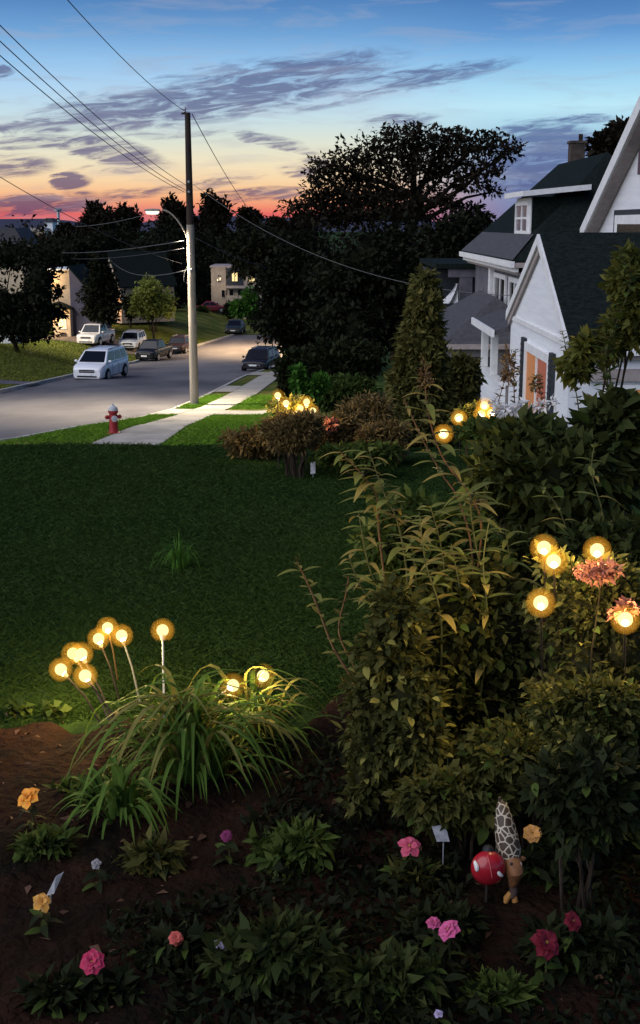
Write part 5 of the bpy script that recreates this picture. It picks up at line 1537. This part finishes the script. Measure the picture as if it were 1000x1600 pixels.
# ------------------------------------------------------------------ flowers
def petal(L, W, m): return leaf_mesh('petal', L, W, m, .5, .35, 4, .06, widest=.62)
def flower(label, px, py, Y, r, col, col2, n=9, name='flower', layers=3, tilt=.5, cat='flower'):
    m = mat('petal_' + name + '_' + str(len(MATS)), col, .6, col2, scale=22, trans=.25, spec=.2, con=(.4, .6))
    p = at(px, py, Y); g0 = T(p.x, Y)
    t = thing(name, label, cat, (p.x, Y, g0))
    h = p.z - g0
    n = rnd.choice((5, 6, 7, 8, 9)); layers = rnd.choice((2, 3, 3))
    MB().tube([(0, .03, 0), (.01, .02, h * .5), (0, 0, h - .005)], .004, 6).obj('stem', m_stemgr, t)
    pm = [petal(r * rnd.uniform(.9, 1.15), r * .95, m) for _ in range(3)]
    hd = Matrix.Translation((0, 0, h)) @ Matrix.Rotation(R(38) + rnd.uniform(-.45, .35), 4, 'X') @ Matrix.Rotation(rnd.uniform(-.6, .6), 4, 'Y')
    for L_ in range(layers):
        for k in range(max(3, n - L_ * 2)):
            a = 2 * math.pi * k / max(3, n - L_ * 2) + L_ * .4 + rnd.uniform(-.15, .15)
            s = 1 - L_ * .24
            o = link('petal', rnd.choice(pm), t)
            o.matrix_local = hd @ Matrix.Rotation(a, 4, 'Z') @ Matrix.Translation((0, r * .06, L_ * .004)) @ Matrix.Rotation(.1 + L_ * .42 + rnd.uniform(0, .25), 4, 'X') @ Matrix.Diagonal((s, s, s, 1))
    c = MB().ball((0, 0, 0), r * .16, 8, 5).obj('flower_centre', mat('flower_centre', (.30, .16, .03), .8), t)
    c.matrix_local = hd @ Matrix.Translation((0, 0, r * .08))
    for k in range(8):
        o = link('leaf', rnd.choice(brd), t); place_leaf(o, Vector((0, .01, h * (.25 + .08 * k))), Vector((math.cos(k * 1.7), math.sin(k * 1.7) - .4, .15)), .75)
    return t
Yf = lambda px, py, h=.22: next((float(Y) for Y in np.arange(2.3, 9, .02) if at(px, py, Y).z - T(at(px, py, Y).x, Y) < h), 5.0)
fl = [(44, 1246, .048, (.85, .30, .03), (.95, .62, .12), 'ruffled orange and yellow flower at the left edge', .18), (65, 1410, .036, (.80, .42, .08), (.85, .55, .25), 'peach yellow flower below the grey metal tag', .15),
      (144, 1503, .040, (.50, .03, .10), (.62, .12, .20), 'round magenta flower at the lower left', .15), (275, 1466, .026, (.62, .13, .11), (.70, .25, .18), 'small salmon flower at the bottom left of centre', .15),
      (344, 1477, .022, (.42, .40, .55), (.55, .52, .62), 'small pale lavender flower right of the salmon one', .15), (354, 1306, .023, (.20, .03, .11), (.28, .06, .16), 'small mauve flower under the strap-leaved clump', .15),
      (150, 1350, .020, (.28, .27, .29), (.36, .34, .36), 'small grey-white flower between the two low plants', .12), (640, 1322, .042, (.55, .08, .15), (.65, .15, .22), 'bright rose pink flower beside the white tag', .2),
      (832, 1302, .037, (.80, .40, .10), (.85, .50, .28), 'peach and yellow rose right of the giraffe ornament', .25), (677, 1442, .024, (.55, .10, .25), (.66, .2, .36), 'smaller of the two touching pink flowers', .2),
      (701, 1453, .040, (.60, .10, .26), (.70, .22, .40), 'larger of the two touching pink flowers', .2), (853, 1473, .048, (.17, .012, .024), (.24, .025, .04), 'large dark red rose at the lower right', .2),
      (895, 1439, .034, (.17, .014, .026), (.22, .022, .036), 'smaller dark red rose above the large one', .22), (685, 1584, .016, (.45, .38, .55), (.5, .42, .6), 'tiny lilac flower at the bottom edge', .1)]
for (x, y, r, c1, c2, lb, h) in fl: flower(lb, x, y, Yf(x, y, h + .04), r, c1, c2)

# plant tags
def plant_tag(label, px, py, h, w, hh, rot, m, tilt=.3, Y=None):
    Y = Y or Yf(px, py, h); p = at(px, py, Y); g0 = T(p.x, Y)
    t = thing('plant_tag', label, 'plant tag', (p.x, Y, g0), rot)
    z = p.z - g0
    mb = MB().prism([(-w / 2, 0, z - hh / 2), (w / 2, -.01, z - hh / 2 + .012), (w / 2 + tilt * hh, .01, z + hh / 2 + .01), (-w / 2 + tilt * hh, 0, z + hh / 2)], (0, .003, 0)); mb.obj('plate', m, t)
    MB().tube([(0, .004, -.02), (0, .004, z - hh / 2)], .003, 6).obj('stake', m_steel, t)
m_tag = mat('zinc_tag', (.36, .37, .40), .5, (.24, .24, .26), scale=40); m_tagw = mat('white_tag', (.26, .27, .30), .6, (.40, .41, .44), scale=30)
plant_tag('tilted grey metal tag above the peach yellow flower', 78, 1385, .14, .028, .075, R(10), m_tag, .5)
plant_tag('white tag in the leaves left of the giraffe ornament', 693, 1305, .24, .052, .062, R(-14), m_tagw, -.35)
plant_tag('tiny pale tag at the edge of the dark lawn', 489, 732, .12, .05, .12, R(0), m_tagw, 0, 12.2)

# ------------------------------------------------------------------ ornaments
def ladybird():
    Y = Yf(763, 1356, .22); p = at(763, 1356, Y); g0 = T(p.x, Y)
    t = thing('ladybird_ornament', 'round red ladybird garden ornament with two white marks beside the giraffe', 'ornament', (p.x, Y, g0))
    z = p.z - g0; r = .066
    b = Matrix.Translation((0, 0, z))
    m_r = mat('glossy_red', (.34, .012, .020), .25, (.24, .010, .018), scale=9, spec=.5)
    sh = MB().ball((0, 0, 0), r, 24, 14, 1, .75, 1.02).obj('shell', m_r, t); sh.location = (0, 0, z)
    # seam running down the front
    pts = []
    for i in range(10):
        a = -1.15 + 1.35 * i / 9
        x_ = .012 - .016 * i / 9
        pts.append((x_ * -1 + .004, -r * .75 * math.cos(a) * 1.01, -r * 1.02 * math.sin(a)))
    MB().tube(pts, .0018, 6).obj('seam', mat('pink_seam', (.55, .10, .10), .5), sh)
    for sg, zz in ((-1, .012), (1, .0)):
        pts = []
        for i in range(7):
            a = -.45 + .9 * i / 6
            xx = sg * r * (.84 - .16 * math.cos(a * 2)); z3 = zz + r * .55 * math.sin(a) + (.01 if sg < 0 else 0)
            yy = -r * .75 * math.sqrt(max(.02, 1 - (xx / r) ** 2 - (z3 / r / 1.02) ** 2)) * 1.02
            pts.append((xx + (.006 * i / 6 * sg if sg < 0 else -.004 * i), yy, z3))
        MB().tube(pts, [.004, .0075, .0085, .009, .0085, .0075, .005], 8).obj('white_mark', mat('white_enamel', (.66, .64, .62), .3), sh)
    MB().ball((0, .02, r * .9), r * .35, 12, 8).obj('head', m_plast, sh)
    MB().tube([(0, .03, 0), (0, .02, z - r * .8)], .005, 6).obj('stake', m_stake, t)
ladybird()
def giraffe():
    Y = Yf(800, 1400, .07); 
    b = at(800, 1400, Y); g0 = T(b.x, Y)
    t = thing('giraffe_ornament', 'brown giraffe garden ornament with cream net markings bending its head down', 'ornament', (b.x, Y, g0))
    o = Vector((b.x, Y, g0))
    # patterned hide
    m = bpy.data.materials.new('giraffe_hide'); m.use_nodes = True; nt = m.node_tree; bs = nt.nodes['Principled BSDF']; Tn = NT(nt)
    tc = Tn.n('ShaderNodeTexCoord'); vo = Tn.n('ShaderNodeTexVoronoi', feature='DISTANCE_TO_EDGE'); vo.inputs['Scale'].default_value = 36
    Tn.l(tc.outputs['Object'], vo.inputs['Vector'])
    Tn.l(Tn.mix(Tn.smooth(vo.outputs['Distance'], .05, .10), (.44, .38, .29, 1), (.045, .028, .018, 1)), bs.inputs['Base Color']); bs.inputs['Roughness'].default_value = .6
    mh = mat('giraffe_face', (.15, .062, .026), .55, (.26, .115, .045), scale=14); mt = mat('orange_tip', (.55, .27, .07), .6, (.42, .18, .07), scale=16)
    def W(px, py, dy=0): return at(px, py, Y + dy) - o
    # one continuous body: neck/back hump grown through stations
    pts = [W(784, 1255, .05), W(787, 1278, .03), W(791, 1302, .01), W(795, 1328, -.01), W(799, 1345, -.02)]
    MB().tube([pts[0] + Vector((0, 0, .012))] + pts, [.004, .020, .034, .043, .046, .036], 16).obj('neck', m, t)
    hd = MB(); hd.tube([W(796, 1335, -.02), W(801, 1348, -.04), W(804, 1362, -.05), W(803, 1374, -.045), W(800, 1384, -.04)], [.024, .034, .036, .024, .013], 14)
    for dx in (-1, 1): hd.ball(W(802 + dx * 5, 1377, -.065), .004, 6, 4)
    hd.obj('head', mh, t)
    MB().ball(W(813, 1352, -.055), .011, 10, 6, .6, .5, 1.3).obj('cheek_patch', mat('cream_patch', (.55, .45, .36), .6), t)
    for s_, x in ((-1, 786), (1, 815)):
        MB().ball(W(x, 1342, -.02), .014, 10, 6, 1.2, .5, .8).obj('ear', mh, t)
    MB().ball(W(799, 1350, -.085), .006, 8, 6).obj('eye', m_plast, t)
    MB().tube([W(801, 1378, -.03), W(803, 1392, -.03), W(800, 1402, -.03)], [.014, .016, .012], 10).obj('muzzle', mat('grey_brown_muzzle', (.10, .065, .055), .6), t)
    MB().tube([W(798, 1394, -.03), W(792, 1403, -.03), W(790, 1411, -.03)], [.009, .013, .008], 8).obj('hoof', mt, t)
    MB().tube([W(803, 1396, -.03), W(805, 1408, -.03), W(804, 1419, -.03)], [.009, .012, .008], 8).obj('hoof', mt, t)
    MB().tube([pts[0] + Vector((0, .05, -.0)), Vector((pts[0].x, pts[0].y + .1, -.02))], .006, 6).obj('stake', m_stake, t)
giraffe()
